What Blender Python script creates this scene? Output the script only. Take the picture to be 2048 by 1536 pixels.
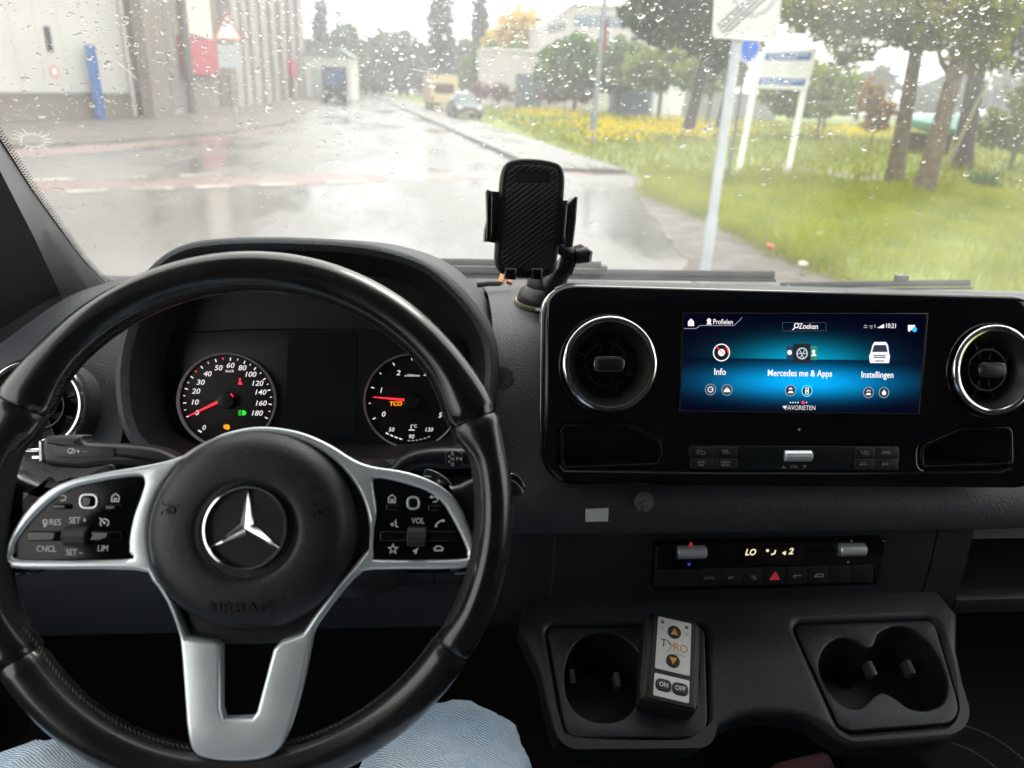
import bpy, bmesh, math, random
from mathutils import Vector, Matrix, noise
random.seed(7)
R = math.radians
scene = bpy.context.scene
for o in list(bpy.data.objects): bpy.data.objects.remove(o)
COL = scene.collection
# ------------------------------------------------------------------ camera
CAMZ = 1.85; FPX = 1450.0
YAW, PITCH, ROLL = R(6.5), R(22.0), R(3.0)
_F = Vector((math.sin(YAW)*math.cos(PITCH), math.cos(YAW)*math.cos(PITCH), -math.sin(PITCH)))
_r = Vector((math.cos(YAW), -math.sin(YAW), 0)); _u = _r.cross(_F)
_R2 = _r*math.cos(ROLL) + _u*math.sin(ROLL); _U2 = -_r*math.sin(ROLL) + _u*math.cos(ROLL)
CAM = Vector((0, 0, CAMZ))
cd = bpy.data.cameras.new('camera'); cam = bpy.data.objects.new('camera', cd); COL.objects.link(cam)
cd.sensor_width = 36; cd.lens = 36*FPX/2048; cd.clip_start = 0.02; cd.clip_end = 3000
cam.matrix_world = Matrix(((_R2.x, _U2.x, -_F.x, 0), (_R2.y, _U2.y, -_F.y, 0), (_R2.z, _U2.z, -_F.z, CAMZ), (0, 0, 0, 1)))
cd.dof.use_dof = True; cd.dof.focus_distance = 0.70; cd.dof.aperture_fstop = 6.0
scene.camera = cam
# ------------------------------------------------------------------ sky, sun, exposure
SUN_EL, SUN_AZ = R(48), R(28)       # azimuth from +Y towards +X
w = bpy.data.worlds.new('World'); scene.world = w; w.use_nodes = True
nt = w.node_tree; nt.nodes.clear()
out = nt.nodes.new('ShaderNodeOutputWorld'); bg = nt.nodes.new('ShaderNodeBackground')
sky = nt.nodes.new('ShaderNodeTexSky'); sky.sky_type = 'NISHITA'; sky.sun_disc = False
sky.sun_elevation = SUN_EL; sky.sun_rotation = SUN_AZ; sky.dust_density = 3.0
tc = nt.nodes.new('ShaderNodeTexCoord'); ns = nt.nodes.new('ShaderNodeTexNoise')
ns.inputs['Scale'].default_value = 2.2; ns.inputs['Detail'].default_value = 6
ramp = nt.nodes.new('ShaderNodeValToRGB')
ramp.color_ramp.elements[0].position = 0.3; ramp.color_ramp.elements[0].color = (7.6, 7.6, 7.6, 1)
ramp.color_ramp.elements[1].position = 0.7; ramp.color_ramp.elements[1].color = (10.8, 10.3, 9.3, 1)
mx = nt.nodes.new('ShaderNodeMix'); mx.data_type = 'RGBA'; mx.inputs['Factor'].default_value = 0.85
nt.links.new(tc.outputs['Generated'], ns.inputs['Vector']); nt.links.new(ns.outputs['Fac'], ramp.inputs['Fac'])
nt.links.new(sky.outputs['Color'], mx.inputs['A']); nt.links.new(ramp.outputs['Color'], mx.inputs['B'])
nt.links.new(mx.outputs['Result'], bg.inputs['Color']); bg.inputs['Strength'].default_value = 0.125
nt.links.new(bg.outputs['Background'], out.inputs['Surface'])
sl = bpy.data.lights.new('sun', 'SUN'); sl.energy = 0.9; sl.angle = R(25); sl.color = (1, .96, .9)
so = bpy.data.objects.new('sun', sl); COL.objects.link(so)
_sd = Vector((math.sin(SUN_AZ)*math.cos(SUN_EL), math.cos(SUN_AZ)*math.cos(SUN_EL), math.sin(SUN_EL)))
so.rotation_euler = _sd.to_track_quat('Z', 'Y').to_euler()
vs = scene.view_settings
vs.view_transform = 'Standard'; vs.look = 'None'; vs.gamma = 1; vs.exposure = 1.55
try: scene.cycles.max_bounces = 10; scene.cycles.transparent_max_bounces = 16
except Exception: pass

# ------------------------------------------------------------------ pixel rays (photo pixels, 2048 x 1536)
def ray(px, py): return _R2*((px-1024)/FPX) + _U2*((768-py)/FPX) + _F
def at_depth(px, py, d): return CAM + ray(px, py)*d
def at_z(px, py, z=0.0): d = ray(px, py); return CAM + d*((z-CAMZ)/d.z)
def at_y(px, py, y): d = ray(px, py); return CAM + d*(y/d.y)
def on_plane(px, py, p0, n): d = ray(px, py); return CAM + d*((p0-CAM).dot(n)/d.dot(n))
class Frame:
    def __init__(s, o, ex, ey):
        s.o = Vector(o); s.x = Vector(ex).normalized(); s.z = s.x.cross(Vector(ey)).normalized(); s.y = s.z.cross(s.x)
    def m(s): return Matrix(((s.x.x, s.y.x, s.z.x, s.o.x), (s.x.y, s.y.y, s.z.y, s.o.y), (s.x.z, s.y.z, s.z.z, s.o.z), (0, 0, 0, 1)))
    def p(s, px, py, w=0.0):
        q = on_plane(px, py, s.o + s.z*w, s.z) - s.o
        return (q.dot(s.x), q.dot(s.y))
    def pts(s, l, w=0.0): return [s.p(a, b, w) for a, b in l]
    def loc(s, P): q = Vector(P)-s.o; return Vector((q.dot(s.x), q.dot(s.y), q.dot(s.z)))
def tilted(o, t, ya=0.0):   # faces the driver (-Y), leaning back by t
    return Frame(o, (math.cos(ya), math.sin(ya), 0), (-math.sin(ya)*math.sin(t), math.cos(ya)*math.sin(t), math.cos(t)))

# ------------------------------------------------------------------ materials
MATS = {}
def mat(name, col=(.1,.1,.1), rough=.5, metal=0., spec=.5, coat=0., emit=None, es=0., bump=0., bscale=400., bkind='voronoi',
        vary=0., vscale=6., rvary=0., coord='Object', dust=0.):
    if name in MATS: return MATS[name]
    m = bpy.data.materials.new(name); m.use_nodes = True; t = m.node_tree; b = t.nodes['Principled BSDF']
    b.inputs['Base Color'].default_value = (*col, 1); b.inputs['Roughness'].default_value = rough
    b.inputs['Metallic'].default_value = metal; b.inputs['Specular IOR Level'].default_value = spec
    b.inputs['Coat Weight'].default_value = coat; b.inputs['Coat Roughness'].default_value = .04
    if emit: b.inputs['Emission Color'].default_value = (*emit, 1); b.inputs['Emission Strength'].default_value = es
    tcn = t.nodes.new('ShaderNodeTexCoord')
    if vary or rvary:
        n = t.nodes.new('ShaderNodeTexNoise'); n.inputs['Scale'].default_value = vscale; n.inputs['Detail'].default_value = 5
        t.links.new(tcn.outputs[coord], n.inputs['Vector'])
        if vary:
            r = t.nodes.new('ShaderNodeValToRGB'); r.color_ramp.elements[0].position = .3; r.color_ramp.elements[1].position = .7
            r.color_ramp.elements[0].color = tuple(c*(1-vary) for c in col)+(1,); r.color_ramp.elements[1].color = tuple(min(1, c*(1+vary)) for c in col)+(1,)
            t.links.new(n.outputs['Fac'], r.inputs['Fac']); t.links.new(r.outputs['Color'], b.inputs['Base Color'])
        if rvary:
            mr = t.nodes.new('ShaderNodeMapRange'); mr.inputs['From Min'].default_value = .3; mr.inputs['From Max'].default_value = .7
            mr.inputs['To Min'].default_value = max(.02, rough-rvary); mr.inputs['To Max'].default_value = min(1, rough+rvary)
            t.links.new(n.outputs['Fac'], mr.inputs['Value']); t.links.new(mr.outputs['Result'], b.inputs['Roughness'])
    if bump:
        if bkind == 'voronoi':
            n = t.nodes.new('ShaderNodeTexVoronoi'); n.inputs['Scale'].default_value = bscale; o_ = n.outputs['Distance']
        elif bkind == 'wave':
            n = t.nodes.new('ShaderNodeTexWave'); n.inputs['Scale'].default_value = bscale; n.inputs['Distortion'].default_value = .6; o_ = n.outputs['Fac']
        else:
            n = t.nodes.new('ShaderNodeTexNoise'); n.inputs['Scale'].default_value = bscale; n.inputs['Detail'].default_value = 4; o_ = n.outputs['Fac']
        t.links.new(tcn.outputs[coord], n.inputs['Vector'])
        bp = t.nodes.new('ShaderNodeBump'); bp.inputs['Strength'].default_value = bump; bp.inputs['Distance'].default_value = .3/bscale if coord == 'Object' else .02
        t.links.new(o_, bp.inputs['Height']); t.links.new(bp.outputs['Normal'], b.inputs['Normal'])
    if dust:   # scattered dust specks and faint smudges lying on the surface
        dn = t.nodes.new('ShaderNodeTexNoise'); dn.inputs['Scale'].default_value = 330; dn.inputs['Detail'].default_value = 1.5
        d2 = t.nodes.new('ShaderNodeTexNoise'); d2.inputs['Scale'].default_value = 14; d2.inputs['Detail'].default_value = 5
        t.links.new(tcn.outputs['Object'], dn.inputs['Vector']); t.links.new(tcn.outputs['Object'], d2.inputs['Vector'])
        r1 = t.nodes.new('ShaderNodeMapRange'); r1.inputs['From Min'].default_value = .645; r1.inputs['From Max'].default_value = .70; r1.inputs['To Max'].default_value = .8
        r2 = t.nodes.new('ShaderNodeMapRange'); r2.inputs['From Min'].default_value = .48; r2.inputs['From Max'].default_value = .75; r2.inputs['To Max'].default_value = .12*dust
        ad = t.nodes.new('ShaderNodeMath'); ad.operation = 'MAXIMUM'; ad.use_clamp = True
        ml = t.nodes.new('ShaderNodeMath'); ml.operation = 'MULTIPLY'; ml.inputs[1].default_value = dust
        t.links.new(dn.outputs['Fac'], r1.inputs['Value']); t.links.new(d2.outputs['Fac'], r2.inputs['Value']); t.links.new(r1.outputs[0], ml.inputs[0])
        t.links.new(ml.outputs[0], ad.inputs[0]); t.links.new(r2.outputs[0], ad.inputs[1])
        mm = t.nodes.new('ShaderNodeMix'); mm.data_type = 'RGBA'; mm.inputs['B'].default_value = (.16, .155, .145, 1)
        bc = b.inputs['Base Color']
        if bc.links: t.links.new(bc.links[0].from_socket, mm.inputs['A'])
        else: mm.inputs['A'].default_value = bc.default_value
        t.links.new(ad.outputs[0], mm.inputs['Factor']); t.links.new(mm.outputs['Result'], bc)
    MATS[name] = m; return m
def emis(name, col, s): return mat(name, (.02,.02,.02), .4, emit=col, es=s)

# ------------------------------------------------------------------ objects
def tag(o, label=None, cat=None, group=None, kind=None):
    if label: o['label'] = label
    if cat: o['category'] = cat
    if group: o['group'] = group
    if kind: o['kind'] = kind
    return o
def thing(name, label, cat, frame=None, loc=None, rz=0., group=None):
    o = bpy.data.objects.new(name, None); COL.objects.link(o); o.empty_display_size = .05
    if frame: o.matrix_world = frame.m()
    elif loc is not None: o.location = loc; o.rotation_euler = (0, 0, rz)
    return tag(o, label, cat, group)
def link(name, me, m=None, parent=None):
    if m is not None and not me.materials: me.materials.append(m)
    o = bpy.data.objects.new(name, me); COL.objects.link(o)
    if parent: o.parent = parent
    return o
def finish(me, ang=40):
    for p in me.polygons: p.use_smooth = True
    try: me.set_sharp_from_angle(angle=R(ang))
    except Exception: pass
def from_bm(name, bm, m, parent=None, ang=40, recalc=True):
    if recalc: bmesh.ops.recalc_face_normals(bm, faces=bm.faces)
    me = bpy.data.meshes.new(name); bm.to_mesh(me); bm.free(); finish(me, ang)
    return link(name, me, m, parent)
def from_data(name, vs, fs, m, parent=None, ang=40, smooth=True):
    me = bpy.data.meshes.new(name); me.from_pydata([tuple(v) for v in vs], [], fs); me.update()
    if smooth: finish(me, ang)
    return link(name, me, m, parent)
def area2(l): return sum(l[i][0]*l[(i+1)%len(l)][1]-l[(i+1)%len(l)][0]*l[i][1] for i in range(len(l)))
def clean(l, eps=1e-5):
    o = []
    for p in l:
        if not o or math.hypot(p[0]-o[-1][0], p[1]-o[-1][1]) > eps: o.append(p)
    if math.hypot(o[0][0]-o[-1][0], o[0][1]-o[-1][1]) < eps: o.pop()
    return o
def offset(l, d):   # move every point to the left of the direction of travel by d
    n = len(l); r = []
    for i in range(n):
        a, b, c = Vector(l[i-1]), Vector(l[i]), Vector(l[(i+1) % n])
        e1 = (b-a).normalized(); e2 = (c-b).normalized()
        n1 = Vector((-e1.y, e1.x)); n2 = Vector((-e2.y, e2.x)); s = n1+n2
        if s.length < 1e-6: s = n1
        s.normalize(); k = max(.5, s.dot(n1))
        r.append((b.x+s.x*d/k, b.y+s.y*d/k))
    return r
def spline(l, n=4, closed=True):   # Catmull-Rom
    N = len(l); r = []
    rng = range(N if closed else N-1)
    for i in rng:
        if closed: p0, p1, p2, p3 = l[i-1], l[i], l[(i+1) % N], l[(i+2) % N]
        else: p0, p1, p2, p3 = l[max(0, i-1)], l[i], l[i+1], l[min(N-1, i+2)]
        for k in range(n):
            t = k/n
            r.append(tuple(.5*((2*b)+(-a+c)*t+(2*a-5*b+4*c-d)*t*t+(-a+3*b-3*c+d)*t**3) for a, b, c, d in zip(p0, p1, p2, p3)))
    if not closed: r.append(tuple(l[-1]))
    return r
def rounded(l, rad, seg=5):
    n = len(l); r = []
    for i in range(n):
        a, b, c = Vector(l[i-1]), Vector(l[i]), Vector(l[(i+1) % n])
        rr = rad[i] if isinstance(rad, (list, tuple)) else rad
        d1, d2 = a-b, c-b
        rr = min(rr, d1.length*.48, d2.length*.48)
        p, q = b+d1.normalized()*rr, b+d2.normalized()*rr
        for k in range(seg+1):
            t = k/seg; v = p*(1-t)**2+b*2*t*(1-t)+q*t*t; r.append((v.x, v.y))
    return r
def rect(x0, y0, x1, y1, rad=0., seg=4):
    l = [(x0, y0), (x1, y0), (x1, y1), (x0, y1)]
    return rounded(l, rad, seg) if rad else l
def circ(cx, cy, rx, ry=None, n=32, a0=0.):
    ry = rx if ry is None else ry
    return [(cx+rx*math.cos(a0+2*math.pi*k/n), cy+ry*math.sin(a0+2*math.pi*k/n)) for k in range(n)]
def slab(name, loops, w0, w1, bev, m, parent=None, seg=3, back=True, ang=35, dome=0.):
    bm = bmesh.new(); caps = []; backs = []
    for i, l in enumerate(loops):
        l = clean(l)
        if (area2(l) > 0) != (i == 0): l = l[::-1]
        rings = [[(x, y, w0) for x, y in l], ]
        if bev > 0:
            for k in range(seg+1):
                a = k/seg*math.pi/2
                ll = offset(l, bev*(1-math.cos(a)))
                rings.append([(x, y, w1-bev+bev*math.sin(a)) for x, y in ll])
        else: rings.append([(x, y, w1) for x, y in l])
        vr = [[bm.verts.new(p) for p in rg] for rg in rings]; n = len(l)
        for a, b in zip(vr, vr[1:]):
            for k in range(n): bm.faces.new((a[k], a[(k+1) % n], b[(k+1) % n], b[k]))
        caps.append(vr[-1]); backs.append(vr[0])
    for grp, fl in ((caps, False), (backs, True)):
        if fl and not back: continue
        es = []
        for vr in grp:
            for k in range(len(vr)):
                e = bm.edges.get((vr[k], vr[(k+1) % len(vr)]))
                es.append(e)
        if len(grp) == 1:
            try: bm.faces.new(grp[0] if not fl else grp[0][::-1])
            except ValueError: pass
        else: bmesh.ops.triangle_fill(bm, use_beauty=True, use_dissolve=False, edges=es)
    return from_bm(name, bm, m, parent, ang)
def box(name, a, b, m, parent=None, bev=0., seg=2):
    bm = bmesh.new(); bmesh.ops.create_cube(bm, size=1)
    for v in bm.verts: v.co = Vector(((a[i]+b[i])/2+v.co[i]*(b[i]-a[i]) for i in range(3)))
    if bev: bmesh.ops.bevel(bm, geom=list(bm.edges), offset=bev, segments=seg, affect='EDGES', profile=.5)
    return from_bm(name, bm, m, parent)
def lathe(name, prof, c, m, parent=None, n=48, sx=1., sy=1., ang=40, close=False):
    vs = []; fs = []; k = len(prof)
    for i in range(n):
        a = 2*math.pi*i/n
        for r, z in prof: vs.append((c[0]+r*math.cos(a)*sx, c[1]+r*math.sin(a)*sy, (c[2] if len(c) > 2 else 0)+z))
    for i in range(n):
        j = (i+1) % n
        for q in range(k if close else k-1):
            q2 = (q+1) % k
            fs.append((i*k+q, j*k+q, j*k+q2, i*k+q2))
    bm = bmesh.new(); V = [bm.verts.new(v) for v in vs]
    for f in fs: bm.faces.new([V[i] for i in f])
    bmesh.ops.remove_doubles(bm, verts=bm.verts, dist=1e-6)
    return from_bm(name, bm, m, parent, ang)
def sweep(path, rad, n=10, closed=False, ell=1., up=None):
    P = [Vector(p) for p in path]; N = len(P); vs = []; fs = []
    T = [((P[(i+1) % N]-P[i-1]) if closed else (P[min(N-1, i+1)]-P[max(0, i-1)])).normalized() for i in range(N)]
    a = Vector(up) if up else (Vector((0, 0, 1)) if abs(T[0].z) < .9 else Vector((1, 0, 0)))
    nn = (a-T[0]*a.dot(T[0])).normalized()
    for i in range(N):
        nn = (nn-T[i]*nn.dot(T[i])).normalized(); bb = T[i].cross(nn)
        r = rad[i] if isinstance(rad, (list, tuple)) else rad
        for k in range(n):
            t = 2*math.pi*k/n; vs.append(P[i]+nn*math.cos(t)*r+bb*math.sin(t)*r*ell)
    for i in range(N if closed else N-1):
        j = (i+1) % N
        for k in range(n): fs.append((i*n+k, i*n+(k+1) % n, j*n+(k+1) % n, j*n+k))
    if not closed: fs += [tuple(range(n))[::-1], tuple((N-1)*n+k for k in range(n))]
    return vs, fs
def tube(name, path, rad, m, parent=None, n=10, closed=False, ell=1., up=None):
    vs, fs = sweep(path, rad, n, closed, ell, up); return from_data(name, vs, fs, m, parent)
def loft(name, secs, m, parent=None, closed=False, ang=50, cap=False):
    vs = [v for s in secs for v in s]; n = len(secs[0]); fs = []
    for i in range(len(secs)-1):
        for k in range(n if closed else n-1): fs.append((i*n+k, i*n+(k+1) % n, (i+1)*n+(k+1) % n, (i+1)*n+k))
    if cap: fs += [tuple(range(n))[::-1], tuple((len(secs)-1)*n+k for k in range(n))]
    bm = bmesh.new(); V = [bm.verts.new(v) for v in vs]
    for f in fs: bm.faces.new([V[i] for i in f])
    return from_bm(name, bm, m, parent, ang)
def text(name, s, size, pos, wz, m, parent=None, rot=0., ext=.00012, shear=0., sx=1., bold=0.):
    cu = bpy.data.curves.new(name, 'FONT'); cu.body = s; cu.size = size; cu.align_x = 'CENTER'; cu.align_y = 'CENTER'
    cu.extrude = ext; cu.shear = shear; cu.offset = bold; cu.resolution_u = 3
    ob = bpy.data.objects.new(name, cu); me = bpy.data.meshes.new_from_object(ob); bpy.data.objects.remove(ob); bpy.data.curves.remove(cu)
    M = Matrix.Translation((pos[0], pos[1], wz)) @ Matrix.Rotation(rot, 4, 'Z') @ Matrix.Diagonal((sx, 1, 1, 1)); me.transform(M)
    me.materials.clear()
    return link(name, me, m, parent)
def strokes(name, polys, width, wz, m, parent=None, th=.0003):
    vs = []; fs = []
    for pl in polys:
        closed = len(pl) > 2 and pl[0] == pl[-1]
        if closed: pl = pl[:-1]
        n = len(pl)
        if n < 2: continue
        L = []
        for i in range(n):
            b = Vector(pl[i]); a = Vector(pl[i-1]) if (i or closed) else None; c = Vector(pl[(i+1) % n]) if (i < n-1 or closed) else None
            e1 = (b-a).normalized() if a is not None else (c-b).normalized(); e2 = (c-b).normalized() if c is not None else e1
            s = Vector((-e1.y, e1.x))+Vector((-e2.y, e2.x))
            if s.length < 1e-6: s = Vector((-e1.y, e1.x))
            s.normalize(); k = max(.5, s.dot(Vector((-e1.y, e1.x))))
            L.append((b+s*width/2/k, b-s*width/2/k))
        b0 = len(vs)
        for p, q in L: vs += [(p.x, p.y, wz+th), (q.x, q.y, wz+th), (q.x, q.y, wz), (p.x, p.y, wz)]
        for i in range(n if closed else n-1):
            j = (i+1) % n
            for k in range(4): fs.append((b0+i*4+k, b0+j*4+k, b0+j*4+(k+1) % 4, b0+i*4+(k+1) % 4))
    return from_data(name, vs, fs, m, parent, smooth=False)
def flats(name, polys, wz, m, parent=None, th=.0003):   # filled flat shapes
    bm = bmesh.new()
    for l in polys:
        if area2(l) < 0: l = l[::-1]
        a = [bm.verts.new((x, y, wz+th)) for x, y in l]; bm.faces.new(a)
        b = [bm.verts.new((x, y, wz)) for x, y in l]
        for k in range(len(l)): bm.faces.new((b[k], b[(k+1) % len(l)], a[(k+1) % len(l)], a[k]))
    return from_bm(name, bm, m, parent, recalc=False)
def copy_tree(o, parent=None):
    c = o.copy(); COL.objects.link(c); c.parent = parent
    for ch in [q for q in o.children]: copy_tree(ch, c)
    return c
# ================================================================== OUTDOORS
def wet_mat(name, c0, c1, r0, r1, sc=.35, stretch=(1, .35, 1), bump=.15, bsc=9.):
    m = bpy.data.materials.new(name); m.use_nodes = True; t = m.node_tree; b = t.nodes['Principled BSDF']
    tcn = t.nodes.new('ShaderNodeTexCoord'); mp = t.nodes.new('ShaderNodeMapping'); mp.inputs['Scale'].default_value = stretch
    t.links.new(tcn.outputs['Object'], mp.inputs['Vector'])
    n = t.nodes.new('ShaderNodeTexNoise'); n.inputs['Scale'].default_value = sc; n.inputs['Detail'].default_value = 7; n.inputs['Roughness'].default_value = .62
    t.links.new(mp.outputs['Vector'], n.inputs['Vector'])
    r = t.nodes.new('ShaderNodeValToRGB'); r.color_ramp.elements[0].position = .35; r.color_ramp.elements[1].position = .65
    r.color_ramp.elements[0].color = (*c0, 1); r.color_ramp.elements[1].color = (*c1, 1)
    t.links.new(n.outputs['Fac'], r.inputs['Fac']); t.links.new(r.outputs['Color'], b.inputs['Base Color'])
    mr = t.nodes.new('ShaderNodeMapRange'); mr.inputs['From Min'].default_value = .42; mr.inputs['From Max'].default_value = .57
    mr.inputs['To Min'].default_value = r0; mr.inputs['To Max'].default_value = r1
    t.links.new(n.outputs['Fac'], mr.inputs['Value']); t.links.new(mr.outputs['Result'], b.inputs['Roughness'])
    n2 = t.nodes.new('ShaderNodeTexNoise'); n2.inputs['Scale'].default_value = bsc; n2.inputs['Detail'].default_value = 5
    t.links.new(tcn.outputs['Object'], n2.inputs['Vector'])
    bp = t.nodes.new('ShaderNodeBump'); bp.inputs['Strength'].default_value = bump; bp.inputs['Distance'].default_value = .02
    t.links.new(n2.outputs['Fac'], bp.inputs['Height']); t.links.new(bp.outputs['Normal'], b.inputs['Normal'])
    b.inputs['Specular IOR Level'].default_value = .6
    return m
def leaf_mat(name, c0, c1, sc=.9, tr=.35):
    m = bpy.data.materials.new(name); m.use_nodes = True; t = m.node_tree; t.nodes.clear()
    o = t.nodes.new('ShaderNodeOutputMaterial'); d = t.nodes.new('ShaderNodeBsdfDiffuse'); tl = t.nodes.new('ShaderNodeBsdfTranslucent')
    ms = t.nodes.new('ShaderNodeMixShader'); ms.inputs[0].default_value = tr
    tcn = t.nodes.new('ShaderNodeTexCoord'); n = t.nodes.new('ShaderNodeTexNoise'); n.inputs['Scale'].default_value = sc; n.inputs['Detail'].default_value = 6
    r = t.nodes.new('ShaderNodeValToRGB'); r.color_ramp.elements[0].position = .32; r.color_ramp.elements[1].position = .68
    r.color_ramp.elements[0].color = (*c0, 1); r.color_ramp.elements[1].color = (*c1, 1)
    t.links.new(tcn.outputs['Object'], n.inputs['Vector']); t.links.new(n.outputs['Fac'], r.inputs['Fac'])
    t.links.new(r.outputs['Color'], d.inputs['Color']); t.links.new(r.outputs['Color'], tl.inputs['Color'])
    t.links.new(d.outputs[0], ms.inputs[1]); t.links.new(tl.outputs[0], ms.inputs[2]); t.links.new(ms.outputs[0], o.inputs['Surface'])
    return m
M_ROAD = wet_mat('wet_asphalt', (.075, .073, .071), (.138, .133, .127), .14, .46)
M_PAVE = wet_mat('wet_paving', (.085, .083, .08), (.14, .137, .132), .22, .46, sc=.6)
M_RED = wet_mat('wet_red_asphalt', (.155, .105, .095), (.20, .145, .132), .2, .46, sc=.5)
M_GRASS0 = mat('grass_soil', (.16, .21, .03), .9, vary=.45, vscale=.7)
M_KERB = wet_mat('kerb_stone', (.09, .09, .09), (.17, .17, .165), .25, .5, sc=2.)
M_LINE = wet_mat('road_paint', (.20, .19, .16), (.40, .38, .31), .2, .45, sc=1.3)

def sheet(name, pts, z, m, kind='structure'):
    o = from_data(name, [(p[0], p[1], z) for p in pts], [tuple(range(len(pts)))], m, smooth=False)
    if o.data.polygons[0].normal.z < 0: o.data.flip_normals()
    return tag(o, kind=kind) if kind else o
def G(px, py): p = at_z(px, py); return (p.x, p.y)
sheet('road', [(-700, -300), (700, -300), (700, 1200), (-700, 1200)], 0.0, M_ROAD)
# street axis runs slightly left of the van
AX = Vector((-.118, .993)); AXN = Vector((.993, .118))
def along(p, t, n=0.): q = Vector(p)+AX*t+AXN*n; return (q.x, q.y)
K0 = G(1060, 330)                     # right kerb line
GE = [G(1000, 236), G(1040, 262), G(1100, 292), G(1180, 333), G(1262, 342)]
# right pavement (raised), field behind it
def raised(name, pts, z, m, kind='structure'):
    pts = clean(pts)
    if area2(pts) < 0: pts = pts[::-1]
    o = slab(name, [pts], -.05, z, .0, m); return tag(o, kind=kind)
kr = [along(K0, -1.5), along(K0, 5), along(K0, 15), along(K0, 40), along(K0, 160)]
pave = kr + [along(K0, 160, 3.2), along(K0, 60, 3.0), along(K0, 14, 2.6), along(K0, 2, 2.2), along(K0, -1.5, 2.2)]
raised('pavement', pave, .10, M_PAVE)
raised('kerb', [along(K0, -1.5, -.14), along(K0, 160, -.14), along(K0, 160, -.002), along(K0, -1.5, -.002)], .112, M_KERB)
FIELD = [along(K0, 160, 3.21), along(K0, 60, 3.01), along(K0, 14, 2.61), along(K0, 1.5, 2.21), G(1275, 352)]
NEAR = [G(1292, 372), G(1320, 398), G(1400, 430), G(1480, 466), G(1570, 508), G(1660, 545), G(1760, 585), (4.9, 4.6), (5.2, 0), (5.0, -40)]
fld = FIELD + NEAR + [(420, -40), (420, 160), along(K0, 160, 300)]
raised('grass_verge', fld, .025, M_GRASS0)
# bare soil strip along the near grass edge
M_SOIL = mat('damp_soil', (.042, .033, .024), .6, vary=.4, vscale=2.5, rvary=.2, bump=.6, bscale=25., bkind='noise')
_in = [G(1300, 378), G(1330, 400), G(1410, 428), G(1490, 464), G(1580, 505), G(1670, 542), G(1770, 580), (5.0, 4.6), (5.3, 0)]; _out = [G(1275, 380), G(1290, 420), G(1320, 455), G(1345, 485), G(1365, 520), G(1390, 560), G(1420, 620), (2.6, 4.6), (2.8, 0)]
_o2 = []
for a_, b_ in zip(_out, _out[1:]):
    for k_ in range(8):
        q_ = Vector(a_)+(Vector(b_)-Vector(a_))*k_/8; q_.x += .16*noise.noise(Vector((q_.x*1.9, q_.y*1.9, 5)))+.07*noise.noise(Vector((q_.x*6, q_.y*6, 9))); _o2.append((q_.x, q_.y))
sheet('soil_strip', _in+_o2[::-1], .006, M_SOIL)
# cycle path over the grass at the right: pale path between the trees
sheet('footpath', [G(1560, 338), G(1720, 362), G(1800, 377), G(2048, 400), G(2250, 420), G(2250, 408), G(2048, 386), G(1800, 362), G(1720, 350), G(1560, 330)], .030, M_PAVE)
# red cycle crossing in front of the van with block marks
RC = [G(-200, 396), G(150, 384), G(700, 365), G(1110, 352), G(1280, 349)]
RC2 = [G(1280, 340), G(1110, 342), G(700, 347), G(150, 362), G(-200, 372)]
sheet('cycle_path', RC+RC2, .004, M_RED)
LK = [G(-300, 322), G(0, 298), G(220, 287), G(450, 268), G(560, 250), G(610, 225), G(650, 203)]
sheet('cycle_lane', [G(-300, 345), G(0, 318), G(220, 303), G(450, 280), G(560, 258), G(600, 234)]+LK[::-1][1:], .0042, M_RED)
def dash(a, b, wd, z=.0085):
    a, b = Vector(a), Vector(b); n = (b-a).normalized(); n = Vector((-n.y, n.x))*wd/2
    sheet('road_marking', [a+n, b+n, b-n, a-n], z, M_LINE)
for k in range(5):
    x0 = 130+k*130
    dash(G(x0, 389-.035*x0), G(x0+85, 389-.035*(x0+85)), .3)
for k in range(3):
    x0 = 60+k*150; dash(G(x0, 363-.03*x0), G(x0+85, 363-.03*(x0+85)), .25)
# left pavement and kerb
lp = LK + [along(LK[-1], 120), along(LK[-1], 120, -60), (-60, 10)]
raised('pavement', lp, .10, mat('brown_paving', (.10, .088, .075), .5, vary=.3, vscale=.8))
_k = [Vector(p) for p in LK]
kl = offset([tuple(p) for p in LK]+[(-60, 10)], .14)[:len(LK)]; kl2 = offset([tuple(p) for p in LK]+[(-60, 10)], -.14)[:len(LK)]
kk = kl if kl[3][0] > LK[3][0] else kl2
raised('kerb', LK+kk[::-1], .104, M_KERB)
# puddled lighter patches need no geometry: the wet material varies its gloss

# ------------------------------------------------------------------ grass and flowers
def blades(name, n, region, h0, h1, wd, m, z=.05, clump=.0, label=None):
    vs = []; fs = []
    for _ in range(n):
        x, y = region(); h = random.uniform(h0, h1)*(.7+.6*noise.noise(Vector((x*.6, y*.6, 0)))); a = random.uniform(0, 6.283)
        dx, dy = math.cos(a)*wd/2, math.sin(a)*wd/2; lx, ly = random.gauss(0, .28)*h, random.gauss(0, .28)*h
        b = len(vs)
        vs += [(x-dx, y-dy, z), (x+dx, y+dy, z), (x+dx*.6+lx*.4, y+dy*.6+ly*.4, z+h*.6), (x-dx*.6+lx*.4, y-dy*.6+ly*.4, z+h*.6), (x+lx, y+ly, z+h)]
        fs += [(b, b+1, b+2, b+3), (b+3, b+2, b+4)]
    o = from_data(name, vs, fs, m, smooth=False); tag(o, label, 'grass', kind='stuff'); return o
def inside(p, poly):
    r = False; n = len(poly)
    for i in range(n):
        a, b = poly[i], poly[i-1]
        if (a[1] > p[1]) != (b[1] > p[1]) and p[0] < (b[0]-a[0])*(p[1]-a[1])/(b[1]-a[1])+a[0]: r = not r
    return r
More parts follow.
